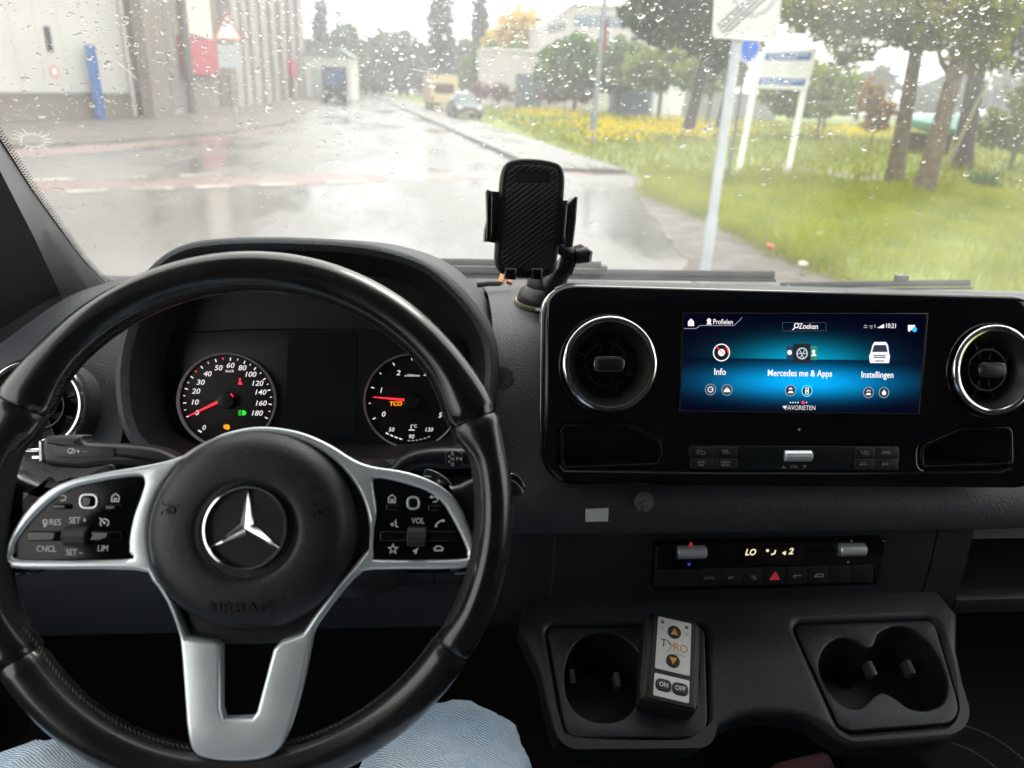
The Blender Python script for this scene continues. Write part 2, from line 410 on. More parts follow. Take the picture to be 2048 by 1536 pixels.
def reg(x0, x1, y0, y1, power=1.):
    def f():
        while True:
            p = (random.uniform(x0, x1), y0+(y1-y0)*random.random()**power)
            if inside(p, fld): return p
    return f
M_GR = leaf_mat('grass_blade', (.18, .225, .008), (.37, .385, .03), 1.1, .4)
M_GR2 = leaf_mat('grass_blade_far', (.15, .18, .014), (.28, .28, .03), .35, .4)
blades('tall_grass', 30000, reg(3.2, 14, 5.5, 19), .16, .42, .016, M_GR, label='tall bright green wet grass beside the road')
def edge_reg():
    k_ = random.randrange(len(NEAR)-2); a_, b_ = Vector(NEAR[k_]), Vector(NEAR[k_+1]); p_ = a_+(b_-a_)*random.random(); return (p_.x+random.gauss(-.02, .16), p_.y+random.gauss(0, .1))
blades('edge_grass', 3000, edge_reg, .08, .38, .014, M_GR, z=.005, label='ragged fringe of grass along the muddy road edge')
blades('field_grass', 22000, reg(4, 34, 17, 46, 1.3), .2, .5, .03, M_GR2, label='field grass behind the sign boards')
blades('distant_grass', 9000, reg(2, 60, 44, 85), .3, .6, .09, M_GR2, label='far strip of grass before the fences')
M_YEL = leaf_mat('buttercup', (.62, .45, .012), (.80, .62, .03), 2., .3)
def flowers(name, n, region, s, label):
    vs = []; fs = []
    for _ in range(n):
        x, y = region(); z = random.uniform(.35, .62); a = random.uniform(0, 6.28); b = len(vs); t = random.uniform(.2, .7)
        for k in range(5):
            q = a+k*1.2566; vs.append((x+math.cos(q)*s, y+math.sin(q)*s*t, z+math.sin(q)*s*.8))
        fs.append(tuple(range(b, b+5)))
    tag(from_data(name, vs, fs, M_YEL, smooth=False), label, 'flowers', kind='stuff')
def band(px0, px1, py0, py1):
    def f():
        while True:
            x = random.gauss((px0+px1)/2, (px1-px0)/3.4); p = G(x, random.gauss((py0+py1)/2, (py1-py0)/3.5))
            if p[1] < 95 and p[1] > 12 and inside(p, fld) and noise.noise(Vector((p[0]*.25, p[1]*.25, 3))) > .02: return p
    return f
flowers('yellow_flowers', 2600, band(1130, 1490, 238, 292), .042, 'yellow wildflowers in the field behind the lamp post')
flowers('yellow_flowers', 500, band(1040, 1160, 222, 245), .05, 'scattered yellow wildflowers near the parked car')
flowers('yellow_flowers', 900, band(1640, 1800, 262, 285), .04, 'yellow wildflowers between the info board and the leaning trees')
flowers('yellow_flowers', 160, band(1500, 2048, 330, 440), .014, 'few yellow flowers in the near grass')

# ------------------------------------------------------------------ trees
def foliage(name, blobs, n, size, m, parent, shell=.45, seed=1, ax=1.):
    rd = random.Random(seed); vs = []; fs = []
    wt = [b[3]*b[4]*b[5] for b in blobs]; tot = sum(wt)
    for b, wgt in zip(blobs, wt):
        for _ in range(int(n*wgt/tot)+1):
            while True:
                d = Vector((rd.gauss(0, 1), rd.gauss(0, 1), rd.gauss(0, 1)))
                if d.length > .1: d.normalize(); break
            rr = (shell+(1-shell)*rd.random())
            rr *= 1+.35*noise.noise(d*2.3+Vector(b[:3]))
            if noise.noise(Vector((b[0]+d.x*b[3]*rr, b[1]+d.y*b[4]*rr, b[2]+d.z*b[5]*rr))*(1.6/max(.6, min(b[3:6])**.5))) < -.12: continue
            c = Vector((b[0]+d.x*b[3]*rr, b[1]+d.y*b[4]*rr, b[2]+d.z*b[5]*rr))
            s = size*rd.uniform(.6, 1.3)
            u = Vector((rd.gauss(0, 1), rd.gauss(0, 1), rd.gauss(0, .7))).normalized(); v = u.cross(Vector((rd.gauss(0, 1), rd.gauss(0, 1), rd.gauss(0, 1)))).normalized()
            k = len(vs)
            vs += [c-u*s, c+v*s*.5, c+u*s, c-v*s*.5]; fs.append((k, k+1, k+2, k+3))
    return from_data(name, vs, fs, m, parent, smooth=False)
M_BARK = mat('bark', (.13, .10, .065), .85, vary=.4, vscale=5., bump=.6, bscale=30., bkind='noise')
M_BARKD = mat('bark_dark', (.05, .042, .036), .85, vary=.4, vscale=5., bump=.6, bscale=30., bkind='noise')
def tree(name, label, base, h, lean, tr, blobs, n, size, m, bark=None, limbs=4, group=None, seed=3, curve=0.):
    rd = random.Random(seed); t = thing(name, label, 'tree', loc=(base[0], base[1], 0), group=group)
    P = [Vector((lean[0]*k/8+curve*math.sin(k/8*3.1), lean[1]*k/8, -.1+(h+.1)*k/8)) for k in range(9)]
    vs, fs = sweep(P, [tr*(1.25 if k == 0 else 1-.55*k/8) for k in range(9)], 10)
    for i in range(limbs):
        z = rd.uniform(.45, .9); p0 = P[int(z*8)]; b = blobs[rd.randrange(len(blobs))]
        p1 = Vector(b[:3])+Vector((rd.uniform(-.5, .5)*b[3], rd.uniform(-.5, .5)*b[4], rd.uniform(-.3, .4)*b[5]))
        pm = (p0+p1)/2+Vector((0, 0, .1*h*rd.random()-.05*h)); v2, f2 = sweep([p0, (p0+pm)/2, pm, p1], [tr*.4, tr*.32, tr*.25, tr*.08], 6); o = len(vs)
        vs += v2; fs += [tuple(q+o for q in f) for f in f2]
    from_data('trunk', vs, fs, bark or M_BARK, t)
    foliage('crown', blobs, n, size, m, t, seed=seed)
    return t
L_PINE = leaf_mat('needles_dark', (.030, .058, .024), (.095, .13, .045), .8, .35)
L_OAK = leaf_mat('leaves_olive', (.11, .14, .02), (.29, .30, .06), .8, .45)
L_ROUND = leaf_mat('leaves_green', (.06, .12, .028), (.16, .24, .05), .5, .35)
L_LIME = leaf_mat('leaves_lime', (.13, .19, .03), (.27, .34, .06), .5, .4)
L_FAR_HAZE = leaf_mat('leaves_far_haze', (.11, .135, .105), (.20, .23, .17), .18, .3)  # distance haze is put into these lightened leaf colours
L_POP_HAZE = leaf_mat('leaves_poplar_haze', (.11, .125, .125), (.20, .215, .21), .3, .3)  # poplar leaves paled in colour to stand in for haze
L_YEL = leaf_mat('leaves_yellow', (.52, .38, .09), (.72, .56, .18), .4, .4)
L_ORA = leaf_mat('leaves_orange', (.26, .15, .05), (.42, .28, .10), .8, .4)
L_RED = leaf_mat('leaves_red', (.12, .045, .05), (.24, .10, .10), .8, .35)
# blob given in photo pixels: centre px,py, half-size in px, at forward distance Y, relative to a base point
def pb(px, py, rx, ry, Y, base, rd=None):
    p = at_y(px, py, Y); k = (p-CAM).dot(_F)/FPX
    return (p.x-base[0], p.y-base[1], p.z, rx*k, (rd if rd else rx*k), ry*k)
def ptree(name, label, bpx, Y, blobs, tr, n, size, m, lean=(0, 0), trunk_to=None, bark=None, group=None, seed=3, limbs=4, curve=0.):
    b = at_y(bpx[0], bpx[1], Y); base = (b.x, b.y)
    bl = [pb(*q[:4], Y+(q[4] if len(q) > 4 else 0), base) for q in blobs]
    top = trunk_to if trunk_to else max(q[2]+q[5]*.5 for q in bl)
    return tree(name, label, base, top, lean, tr, bl, n, size, m, bark, limbs, group, seed, curve)
# far tree wall behind the street end
ptree('broadleaf_tree', 'hazy grey green tree behind the white garage at the street end', (660, 170), 130, [(650, 125, 50, 45), (690, 105, 45, 50), (630, 140, 40, 35)], .4, 2600, 1.1, L_FAR_HAZE, group='trees closing the street', seed=11)
ptree('broadleaf_tree', 'hazy tree above the end of the street, right of the dark truck', (730, 172), 150, [(725, 130, 50, 45), (760, 110, 40, 45), (745, 155, 55, 25)], .4, 2600, 1.2, L_FAR_HAZE, group='trees closing the street', seed=12)
ptree('broadleaf_tree', 'hazy tree at the street end, left of the tall poplar', (815, 172), 150, [(805, 115, 45, 45), (840, 140, 45, 40), (790, 150, 45, 30)], .4, 2600, 1.2, L_FAR_HAZE, group='trees closing the street', seed=13)
ptree('broadleaf_tree', 'hazy tree behind the cream camper van', (905, 174), 140, [(890, 135, 45, 45), (930, 130, 45, 45)], .4, 2400, 1.2, L_FAR_HAZE, group='trees closing the street', seed=14)
ptree('broadleaf_tree', 'olive tree in front of the pale low building, above the red hedge', (985, 178), 100, [(985, 140, 45, 45), (1030, 135, 30, 40), (950, 150, 30, 35)], .3, 2600, .8, L_ROUND, seed=15)
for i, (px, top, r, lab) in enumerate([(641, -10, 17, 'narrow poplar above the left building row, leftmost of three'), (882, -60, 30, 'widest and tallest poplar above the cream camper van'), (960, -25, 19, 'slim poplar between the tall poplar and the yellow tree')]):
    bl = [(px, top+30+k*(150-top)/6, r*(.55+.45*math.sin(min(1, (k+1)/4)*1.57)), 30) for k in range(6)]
    ptree('poplar_tree', lab, (px, 172), 120, bl, .35, 2200, .55, L_POP_HAZE, group='poplars on the skyline', seed=20+i, limbs=2)
ptree('yellow_tree', 'golden yellow leaved tree left of the modern building', (1030, 180), 118, [(1040, 60, 45, 40), (1000, 95, 40, 35), (1075, 85, 35, 40)], .3, 1800, .9, L_YEL, seed=31)
ptree('round_tree', 'rounded green tree left of the lamp post', (1150, 200), 72, [(1150, 125, 70, 52), (1110, 150, 45, 30), (1190, 150, 45, 30)], .22, 4200, .42, L_ROUND, trunk_to=5.2, group='clipped round trees', seed=32, limbs=5)
ptree('round_tree', 'green tree just right of the lamp post', (1240, 200), 74, [(1245, 125, 60, 48), (1230, 155, 45, 30)], .22, 3200, .42, L_ROUND, trunk_to=5, group='clipped round trees', seed=33, limbs=5)
ptree('round_tree', 'lime green tree over the blue container', (1320, 204), 66, [(1310, 140, 62, 40), (1350, 130, 40, 35), (1280, 155, 35, 22)], .2, 3400, .4, L_LIME, trunk_to=4.6, group='clipped round trees', seed=34, limbs=5)
ptree('round_tree', 'lime green tree behind the two dark trunks', (1420, 206), 62, [(1400, 150, 55, 35), (1450, 140, 45, 40)], .2, 3000, .4, L_LIME, trunk_to=4.2, group='clipped round trees', seed=35, limbs=5)
# dark pines by the sign
ptree('pine_tree', 'dark tree with thick trunk left of the square white sign', (1372, 278), 39.4, [(1330, 55, 75, 40), (1400, 20, 60, 40), (1290, 25, 60, 35), (1410, 75, 60, 35), (1360, -50, 110, 60)], .34, 9500, .26, L_PINE, lean=(1.0, 0), bark=M_BARKD, seed=41, group='dark trees by the sign')
ptree('pine_tree', 'dark slim tree directly behind the grey sign pole', (1432, 262), 42, [(1450, 90, 55, 45), (1430, 30, 70, 45), (1490, 60, 50, 45)], .2, 6500, .26, L_PINE, lean=(.8, 0), bark=M_BARKD, seed=42, group='dark trees by the sign')
# shrubs behind the info board
ptree('shrub', 'mid green bushy shrub behind the white info board', (1640, 235), 44, [(1610, 165, 70, 45), (1680, 170, 50, 40), (1560, 180, 50, 35), (1620, 212, 75, 22)], .1, 5200, .22, L_LIME, seed=43, limbs=2)
ptree('shrub', 'dark green hedge shrub under the info board panel', (1650, 240), 48, [(1600, 215, 70, 20), (1690, 212, 40, 22)], .1, 2000, .2, L_ROUND, seed=44, limbs=2)
ptree('shrub', 'rust orange shrub right of the info board', (1750, 252), 36, [(1742, 190, 24, 36), (1757, 222, 34, 24), (1748, 246, 30, 14)], .05, 2600, .17, L_ORA, seed=45, limbs=2)
ptree('shrub', 'bright lime green shrub at the far right edge', (2030, 300), 26, [(2030, 230, 60, 60), (2090, 200, 60, 80), (2000, 265, 50, 30), (2040, 290, 60, 16)], .08, 5200, .13, L_LIME, seed=46, limbs=2)
ptree('shrub', 'low dark bush on the grass right of the leaning trees', (1985, 372), 19, [(1985, 360, 45, 14)], .03, 700, .07, L_ROUND, seed=47, limbs=1)
ptree('broadleaf_tree', 'pale hazy tree in the distance left of the leaning trees', (1715, 222), 120, [(1700, 185, 55, 35), (1750, 170, 45, 35), (1660, 195, 40, 25)], .4, 2600, .9, L_FAR_HAZE, seed=16)
ptree('broadleaf_tree', 'pale hazy tree in the distance seen between the leaning trunks', (1880, 228), 130, [(1870, 195, 55, 30), (1920, 185, 45, 40)], .4, 2400, 1.0, L_FAR_HAZE, seed=17)
ptree('broadleaf_tree', 'pale hazy tree in the distance beyond the lime shrub at the right edge', (2030, 232), 120, [(2030, 190, 60, 45), (2090, 180, 50, 50)], .4, 2400, .9, L_FAR_HAZE, seed=18)
# three leaning trees on the right with a shared canopy
def lean_tree(lab, b, t, Y, tr, blobs, n, seed, m, bark):
    p0, p1 = at_y(*b, Y), at_y(*t, Y)
    k = 7.0/(p1.z-p0.z)
    base = (p0.x, p0.y); bl = [pb(*q[:4], Y+(q[4] if len(q) > 4 else 0), base) for q in blobs]
    return tree('leaning_tree', lab, base, 7., ((p1.x-p0.x)*k, .3), tr, bl, n, .12, m, bark, 5, 'leaning trees on the right', seed)
lean_tree('left of three leaning brown trees on the right', (1786, 372), (1838, 110), 18.4, .215, [(1800, 20, 130, 55, 1), (1690, 40, 90, 45, 2), (1850, 80, 60, 28, 0), (1700, 110, 50, 25, 1), (1600, 20, 70, 40, 2)], 9500, 51, L_OAK, M_BARK)
lean_tree('middle one of three leaning trees on the right, thickest trunk', (1842, 398), (1925, 120), 16.4, .225, [(1930, 40, 100, 60, 0), (1880, -30, 140, 60, 1), (1960, 110, 60, 35, 1)], 8500, 52, L_OAK, M_BARK)
lean_tree('dark rearmost leaning tree at the right edge', (1932, 292), (1975, 90), 25, .36, [(2010, 40, 90, 60, 0), (2040, 110, 50, 40, 0), (1940, 0, 100, 40, 1), (2080, 0, 80, 70, 0)], 9000, 53, L_PINE, M_BARKD)
ptree('sapling', 'thin pale young stem beside the dark rear tree', (1898, 302), 24, [(1945, 120, 30, 25)], .07, 260, .11, L_LIME, lean=(1.0, 0), trunk_to=4.2, bark=mat('bark_pale', (.2, .2, .1), .8), seed=54, limbs=1)
# ground-level hedge of red leaves by the parked car
ptree('red_hedge', 'red leaved hedge behind the parked grey car', (985, 205), 78, [(960, 183, 25, 18), (1000, 185, 22, 18), (1020, 190, 15, 14)], .06, 1600, .22, L_RED, seed=55, limbs=2)
ptree('red_hedge', 'brown red hedge left of the lamp post below the round tree', (1130, 208), 74, [(1105, 190, 35, 16), (1160, 190, 35, 16)], .06, 1500, .22, L_RED, seed=56, limbs=2)

# ------------------------------------------------------------------ left buildings
M_CLAD = mat('white_cladding', (.52, .51, .48), .45, vary=.08, vscale=.5, bump=.25, bscale=9., bkind='wave')
M_PLINTH = mat('taupe_plinth', (.17, .145, .12), .7, vary=.18, vscale=.8)
M_TAUPE = mat('taupe_render', (.19, .16, .135), .75, vary=.2, vscale=.6)
M_LIGHTP = mat('light_pilaster', (.31, .295, .275), .7, vary=.15, vscale=.6)
M_PALE = mat('pale_wall', (.60, .57, .47), .6, vary=.1, vscale=.6)
M_DARKGLASS = mat('dark_glass', (.03, .035, .045), .08)
M_SIGNRED = mat('sign_red', (.40, .03, .07), .4, vary=.12, vscale=2.)
M_STEELG = mat('grey_steel', (.32, .34, .35), .45, metal=.6, vary=.1)
M_BLUEP = mat('blue_paint', (.06, .16, .42), .4, vary=.15, vscale=2.)
M_WHITEP = mat('white_paint', (.78, .78, .76), .45, vary=.05, vscale=2.)
def wall_frame(p, q):   # x along the wall p->q, y up, z towards the street
    ex = Vector((q[0]-p[0], q[1]-p[1], 0)); f = Frame((p[0], p[1], 0), ex, (0, 0, 1))
    return f
A0, A1 = Vector(G(0, 252)), Vector(G(302, 237))
dA = (A1-A0).normalized(); A00 = A0-dA*16
fa = wall_frame(A00, A1); LA = (A1-A00).length
if fa.z.x < 0: pass
b = thing('warehouse', 'white clad warehouse with taupe plinth at the left edge', 'building', fa)
S = 1 if fa.z.x > 0 else -1
def wbox(name, fr, x0, x1, z0, z1, d0, d1, m, parent, bev=0.): return box(name, (x0, z0, min(d0, d1)), (x1, z1, max(d0, d1)), m, parent, bev)
wbox('core', fa, 0, LA, 0, 8, -.3, -12, M_PALE, b)
wbox('plinth', fa, 0, LA, 0, .96, .02, -.3, M_PLINTH, b)
wbox('drip_edge', fa, 0, LA, .962, 1.03, .06, -.28, M_STEELG, b)
x = 0
while x < LA-.05:
    x2 = min(x+1.15, LA); wbox('cladding_panel', fa, x, x2-.02, 1.035, 8, 0, -.28, M_CLAD, b); x = x2
u, v = fa.p(97, 78, .02); wbox('slot_window', fa, u-.14, u+.14, v-.4, v+.4, .005, .03, M_DARKGLASS, b)
u, v = fa.p(255, 120, .02)
o = tube('downpipe', [(u-.1, .12, .1), (u-.1, 7.9, .1)], .085, mat('pipe_grey', (.45, .44, .4), .5), b)
u, v = fa.p(110, 143, .04)
lathe('round_sticker', [(0, 0), (.17, 0), (.17, .012), (0, .012)], (u, v, .004), M_WHITEP, b, 20)
lathe('prohibition_ring', [(.13, 0), (.19, 0), (.19, .02), (.13, .02)], (u, v, .004), mat('ring_red', (.65, .12, .1), .5), b, 20, close=True)
# blue upright steel guard in front of the wall
u0, _ = fa.p(205, 240, .35); p = fa.o+fa.x*u0+fa.z*.3
t = thing('blue_post', 'tall blue steel post standing against the white warehouse', 'post', loc=(p.x, p.y, .1), rz=math.atan2(fa.x.y, fa.x.x))
box('web', (-.13, -.03, 0), (.13, .03, 2.55), M_BLUEP, t); box('flange', (-.165, -.1, 0), (-.132, .1, 2.55), M_BLUEP, t); box('flange', (.132, -.1, 0), (.165, .1, 2.55), M_BLUEP, t)
# second building row
B0, B1 = Vector(A1)+Vector((.25, .3)), Vector(G(618, 193))
fb = wall_frame(B0, B1); LB = (B1-B0).length
b = thing('brick_row', 'taupe industrial building row with pilasters, pipes and red panels', 'building', fb)
wbox('core', fb, 0, LB, 0, 13.5, -.2, -14, M_TAUPE, b)
def bx(px, w=0.): return fb.p(px, 200, w)[0]
def bz(px, py, w=0.): return fb.p(px, py, w)[1]
def panel(name, pxa, pxb, pya, pyb, d0, d1, m):
    xa, xb = bx(pxa, d1), bx(pxb, d1); pm = (pxa+pxb)/2
    za = max(.08, bz(pm, pyb, d1)) if pyb is not None else .08; zb = bz(pm, pya, d1) if pya is not None else 13.4
    return wbox(name, fb, xa, xb, za, zb, d0, d1, m, b)
panel('corner_pier', 306, 344, None, None, -.19, .25, M_PLINTH)
panel('wall_panel', 347, 364, None, None, -.19, .06, M_LIGHTP)
panel('cream_panel', 389, 437, None, 76, -.19, .12, M_PALE)
panel('red_panel', 389, 442, 80, 150, -.19, .3, M_SIGNRED)
panel('base_wall', 389, 440, 152, None, -.19, .1, M_PLINTH)
panel('dark_gate', 444, 470, 150, None, -.19, .02, mat('gate_dark', (.11, .1, .09), .6))
panel('red_panel', 466, 481, 100, 124, -.19, .2, M_SIGNRED)
for a, c, m in [(478, 490, M_LIGHTP), (497, 506, M_LIGHTP), (514, 526, M_LIGHTP), (534, 544, M_LIGHTP), (553, 561, M_LIGHTP), (572, 579, M_LIGHTP), (590, 596, M_LIGHTP), (606, 611, M_LIGHTP)]:
    panel('pilaster', a, c, None, None, -.19, .5, m)
for a, c in [(507, 513), (527, 533), (545, 552), (562, 571), (580, 589), (597, 605)]:
    panel('dark_bay', a, c, 170, None, -.19, .01, mat('bay_dark', (.13, .11, .095), .7))
    panel('window', a, c, 60, 110, -.19, .02, M_DARKGLASS)
panel('red_panel', 588, 597, 122, 155, -.19, .9, M_SIGNRED)
xl = bx(356, .1)
for k in range(26): box('ladder_rung', (xl-.35, .5+k*.45, .10), (xl+.35, .54+k*.45, .14), M_STEELG, b)
for s in (-.36, .36): box('ladder_rail', (xl+s-.03, .3, .09), (xl+s+.03, 12.6, .16), M_STEELG, b)
xp = bx(377, .2)
tube('downpipe', [(xp, .1, .35), (xp, 13.3, .35)], .22, mat('pipe_dark', (.12, .115, .11), .5), b)
# triangle warning sign
def pole(name, p, h, r, m, parent, base=(0, 0)): return tube(name, [(base[0], base[1], 0), (base[0], base[1], h)], r, m, parent, 12)
pg = at_y(472, 232, 33)
t = thing('warning_sign', 'red bordered triangle warning sign in front of the building row', 'sign', loc=(pg.x, pg.y, .1))
pole('pole', None, 4.2, .05, M_STEELG, t)
fs_ = Frame((0, -.07, 0), (1, 0, 0), (0, 0, 1))
def tri(cx, cz, r): return [(cx+r*math.cos(R(90+120*k)), cz+r*math.sin(R(90+120*k))) for k in range(3)]
zt = at_y(455, 62, 33).z-.1; xt = at_y(455, 62, 33).x-pg.x; xt = 0
o = slab('border', [rounded(tri(xt, zt, .70), .1), rounded(tri(xt, zt, .54), .05)], 0, .03, 0, mat('sign_red2', (.50, .16, .12), .5), t); o.matrix_local = fs_.m()
o = slab('face', [rounded(tri(xt, zt, .538), .05)], 0, .02, 0, M_WHITEP, t); o.matrix_local = fs_.m()
o = box('under_plate', (-.45, -1.35+zt, -.01), (.45, -.5+zt, .015), mat('sign_grey', (.45, .47, .48), .5), t); o.matrix_local = fs_.m()
# white garage with grey roof at the street end
g0 = at_y(614, 198, 88); g1 = at_y(704, 198, 88)
t = thing('garage', 'small white garage with grey roof behind the dark truck', 'building', loc=(g0.x, g0.y, 0))
W = g1.x-g0.x; H = at_y(650, 112, 88).z
box('wall', (0, 0, 0), (W, 8, H), mat('garage_white', (.66, .65, .62), .6, vary=.06), t)
prism = [(-.4, H), (W+.4, H), (W-1.4, H+1.0), (1.4, H+1.0)]
loft('roof', [[Vector((a, -.3, c)) for a, c in prism], [Vector((a, 8.3, c)) for a, c in prism]], mat('roof_grey', (.22, .25, .26), .6, vary=.15), t, closed=True, cap=True)
box('door', (W*.12, -.05, .05), (W*.4, -.02, H*.7), mat('garage_door', (.4, .42, .42), .5), t); box('door', (W*.56, -.05, .05), (W*.88, -.02, H*.7), mat('garage_door', (.4, .42, .42), .5), t)

# ------------------------------------------------------------------ right buildings
M_CONC = mat('pale_concrete', (.48, .45, .44), .65, vary=.08, vscale=.3)
M_BAND = mat('window_band', (.10, .17, .24), .15)
Yb = 95
def rb(px, py): return at_y(px, py, Yb)
t0 = rb(1092, 150); t = thing('office_building', 'pale modern building with slanted roof and blue window band', 'building', loc=(t0.x, t0.y, 0))
def L2(px, py): p = rb(px, py); return (p.x-t0.x, p.z)
out_ = [L2(1092, 190), L2(1360, 200), L2(1360, 22), L2(1146, 8), L2(1094, 45)]
out_[0] = (out_[0][0], 0); out_[1] = (out_[1][0], 0)
loft('wall', [[Vector((a, 0, c)) for a, c in out_], [Vector((a, 18, c)) for a, c in out_]], M_CONC, t, closed=True, cap=True)
def facade(name, l, d0, d1, m, par=t): return loft(name, [[Vector((L2(*q)[0], d0, L2(*q)[1])) for q in l], [Vector((L2(*q)[0], d1, L2(*q)[1])) for q in l]], m, par, closed=True, cap=True)
for k in range(5):
    a = 1149+k*38; facade('window', [(a, 30+.03*(a-1149)), (a+35, 31+.03*(a-1149)), (a+35, 54+.03*(a-1149)), (a, 53+.03*(a-1149))], -.12, -.01, M_BAND)
facade('window', [(1097, 52), (1131, 45), (1131, 58), (1097, 65)], -.12, -.01, mat('window_band2', (.16, .17, .17), .2))
facade('roof_edge', [(1091, 43), (1146, 4), (1361, 18), (1361, 23), (1146, 9.5), (1094, 47)], -.4, 18.2, M_WHITEP)
t1 = rb(960, 180); t = thing('low_hall', 'low pale concrete hall left of the modern building', 'building', loc=(t1.x, t1.y-4, 0))
def L3(px, py): p = at_y(px, py, Yb-4); return (p.x-t1.x, p.z)
o_ = [(L3(962, 190)[0], 0), (L3(1089, 190)[0], 0), L3(1089, 103), L3(962, 98)]
loft('wall', [[Vector((a, 0, c)) for a, c in o_], [Vector((a, 12, c)) for a, c in o_]], M_CONC, t, closed=True, cap=True)
q_ = [L3(961, 96), L3(1089, 101), L3(1089, 104), L3(961, 99)]
loft('roof_edge', [[Vector((a, -.25, c)) for a, c in q_], [Vector((a, 12.2, c)) for a, c in q_]], M_WHITEP, t, closed=True, cap=True)
# fences, containers, garden walls
def block(name, label, cat, pxa, pxb, pyt, Y, m, dpt=2.4, ribs=0, group=None):
    a, c = at_y(pxa, pyt, Y), at_y(pxb, pyt, Y)
    t = thing(name, label, cat, loc=(a.x, Y, 0), group=group); Wd = c.x-a.x; Hh = a.z
    box('body', (0, 0, 0), (Wd, dpt, Hh), m, t)
    for k in range(ribs): box('rib', (Wd*(k+.25)/ribs, -.06, .15), (Wd*(k+.75)/ribs, -.005, Hh-.15), m, t)
    box('rim', (-.05, -.05 if not ribs else -.09, Hh+.002), (Wd+.05, dpt+.05, Hh+.12), m, t)
    return t
M_CONT = mat('container_blue', (.10, .14, .22), .5, vary=.2, vscale=.8); M_FENCE = mat('fence_slate', (.13, .16, .21), .6, vary=.2, vscale=.8)
block('shipping_container', 'slate blue container left of the round tree', 'container', 1035, 1086, 150, 80, M_FENCE, ribs=10)
block('shipping_container', 'blue container under the lime green tree', 'container', 1231, 1306, 166, 76, M_CONT, ribs=14)
block('garden_wall', 'cream wall behind the lamp post', 'wall', 1150, 1228, 160, 84, M_PALE, .5)
block('garden_wall', 'pale wall between the blue container and the dark trunk', 'wall', 1310, 1370, 168, 77, M_WHITEP, .5)
block('garden_wall', 'long dull wall behind the hedges right of the dark trees', 'wall', 1372, 1560, 182, 82, mat('wall_dull', (.2, .22, .2), .7, vary=.2), .5)

# ------------------------------------------------------------------ street furniture
pl_ = at_y(1183, 288, 29.9)
t = thing('lamp_post', 'grey lamp post standing in the grass before the round tree', 'lamp post', loc=(pl_.x, pl_.y, 0))
M_GALV = mat('galvanised', (.26, .28, .31), .5, metal=.3, vary=.15, vscale=3.)
tube('pole', [(0, 0, 0), (0, 0, 1.2), (.02, 0, 1.22), (.05, 0, 8.5)], [.14, .14, .10, .07], M_GALV, t, 14)
tube('arm', [(.05, 0, 8.4), (-.3, 0, 9.0), (-1.2, 0, 9.2)], .04, M_GALV, t)
box('luminaire', (-1.8, -.12, 9.14), (-1.1, .12, 9.28), M_GALV, t, .03)
box('banner', (.10, -.02, 3.4), (.25, .02, 4.5), mat('banner_red', (.22, .08, .07), .6), t)
# square sign on its pole at the corner
YS = 5.6
ps = at_y(1418, 480, YS); pt = at_y(1473, 90, YS)
k = (4.2)/(pt.z-0); lean = (pt.x-ps.x)/(pt.z-ps.z); bx0 = ps.x-lean*ps.z
t = thing('zone_sign', 'square white end of zone sign with grey diagonal bar on a leaning pole', 'sign', loc=(bx0, YS, 0))
tube('pole', [(0, 0, 0), (lean*1.0, 0, 1.0), (lean*1.02, 0, 1.02), (lean*3.1, 0, 3.1)], [.046, .046, .038, .038], mat('pole_galv', (.40, .43, .45), .45, metal=.4, vary=.12, vscale=6.), t, 16)
fz = Frame((bx0, YS-.05, 0), (1, 0, .0), (0, 0, 1))
c4 = [fz.p(1424, 76), fz.p(1553, 86), fz.p(1566, -50), fz.p(1432, -62)]
M_SIGNW = mat('sign_white', (.66, .65, .63), .4, vary=.05, vscale=4.); M_SIGNG = mat('sign_bar', (.24, .245, .25), .5)
def fzo(o): o.location = (0, -.05, 0); o.rotation_euler = (R(90), 0, 0); return o
fzo(slab('panel', [rounded(c4, .03)], -.006, .006, .002, M_SIGNW, t))
ci = [tuple(Vector(p)*.93+sum((Vector(q) for q in c4), Vector((0, 0)))/4*.07) for p in c4]
fzo(slab('border', [rounded(c4, .03), rounded(ci, .025)], .0065, .014, .003, M_SIGNW, t))
bl_, tr_ = Vector(ci[0]), Vector(ci[2]); d = (tr_-bl_).normalized(); n_ = Vector((-d.y, d.x))
for off in (-.042, -.014, .014, .042):
    a, c_ = bl_+d*.05+n_*off, tr_-d*.05+n_*off
    fzo(strokes('diagonal_bar', [[tuple(a), tuple(c_)]], .018, .0066, M_SIGNG, t, .002))
cc = sum((Vector(q) for q in c4), Vector((0, 0)))/4
fzo(slab('zone_ring', [circ(cc.x+.04, cc.y+.10, .17), circ(cc.x+.04, cc.y+.10, .135)], .0066, .0082, 0, mat('sign_ring_grey', (.42, .42, .43), .5), t))
fzo(text('zone_letter', 'P', .2, (cc.x+.04, cc.y+.10), .0068, mat('sign_ring_grey', (.42, .42, .43), .5), t, ext=.0005))
# blue round sign behind it
YR = 17.5
p0 = at_y(1478, 340, YR); p1 = at_y(1497, 98, YR)
t = thing('round_sign', 'blue round traffic sign on a dark pole behind the square sign', 'sign', loc=(p1.x-.02, YR, 0))
pole('pole', None, p1.z+.3, .04, mat('pole_dark', (.14, .15, .16), .5, metal=.4), t)
o = lathe('disc', [(0, 0), (.29, 0), (.30, .01), (.29, .02), (0, .02)], (0, 0, 0), mat('sign_blue', (.02, .12, .55), .4), t, 32, sx=.8); o.location = (.02, -.05, p1.z); o.rotation_euler = (R(90), 0, 0)
o = lathe('rim', [(.275, .021), (.3, .021), (.3, .026), (.275, .026)], (0, 0, 0), M_WHITEP, t, 32, sx=.8, close=True); o.location = (.02, -.05, p1.z); o.rotation_euler = (R(90), 0, 0)
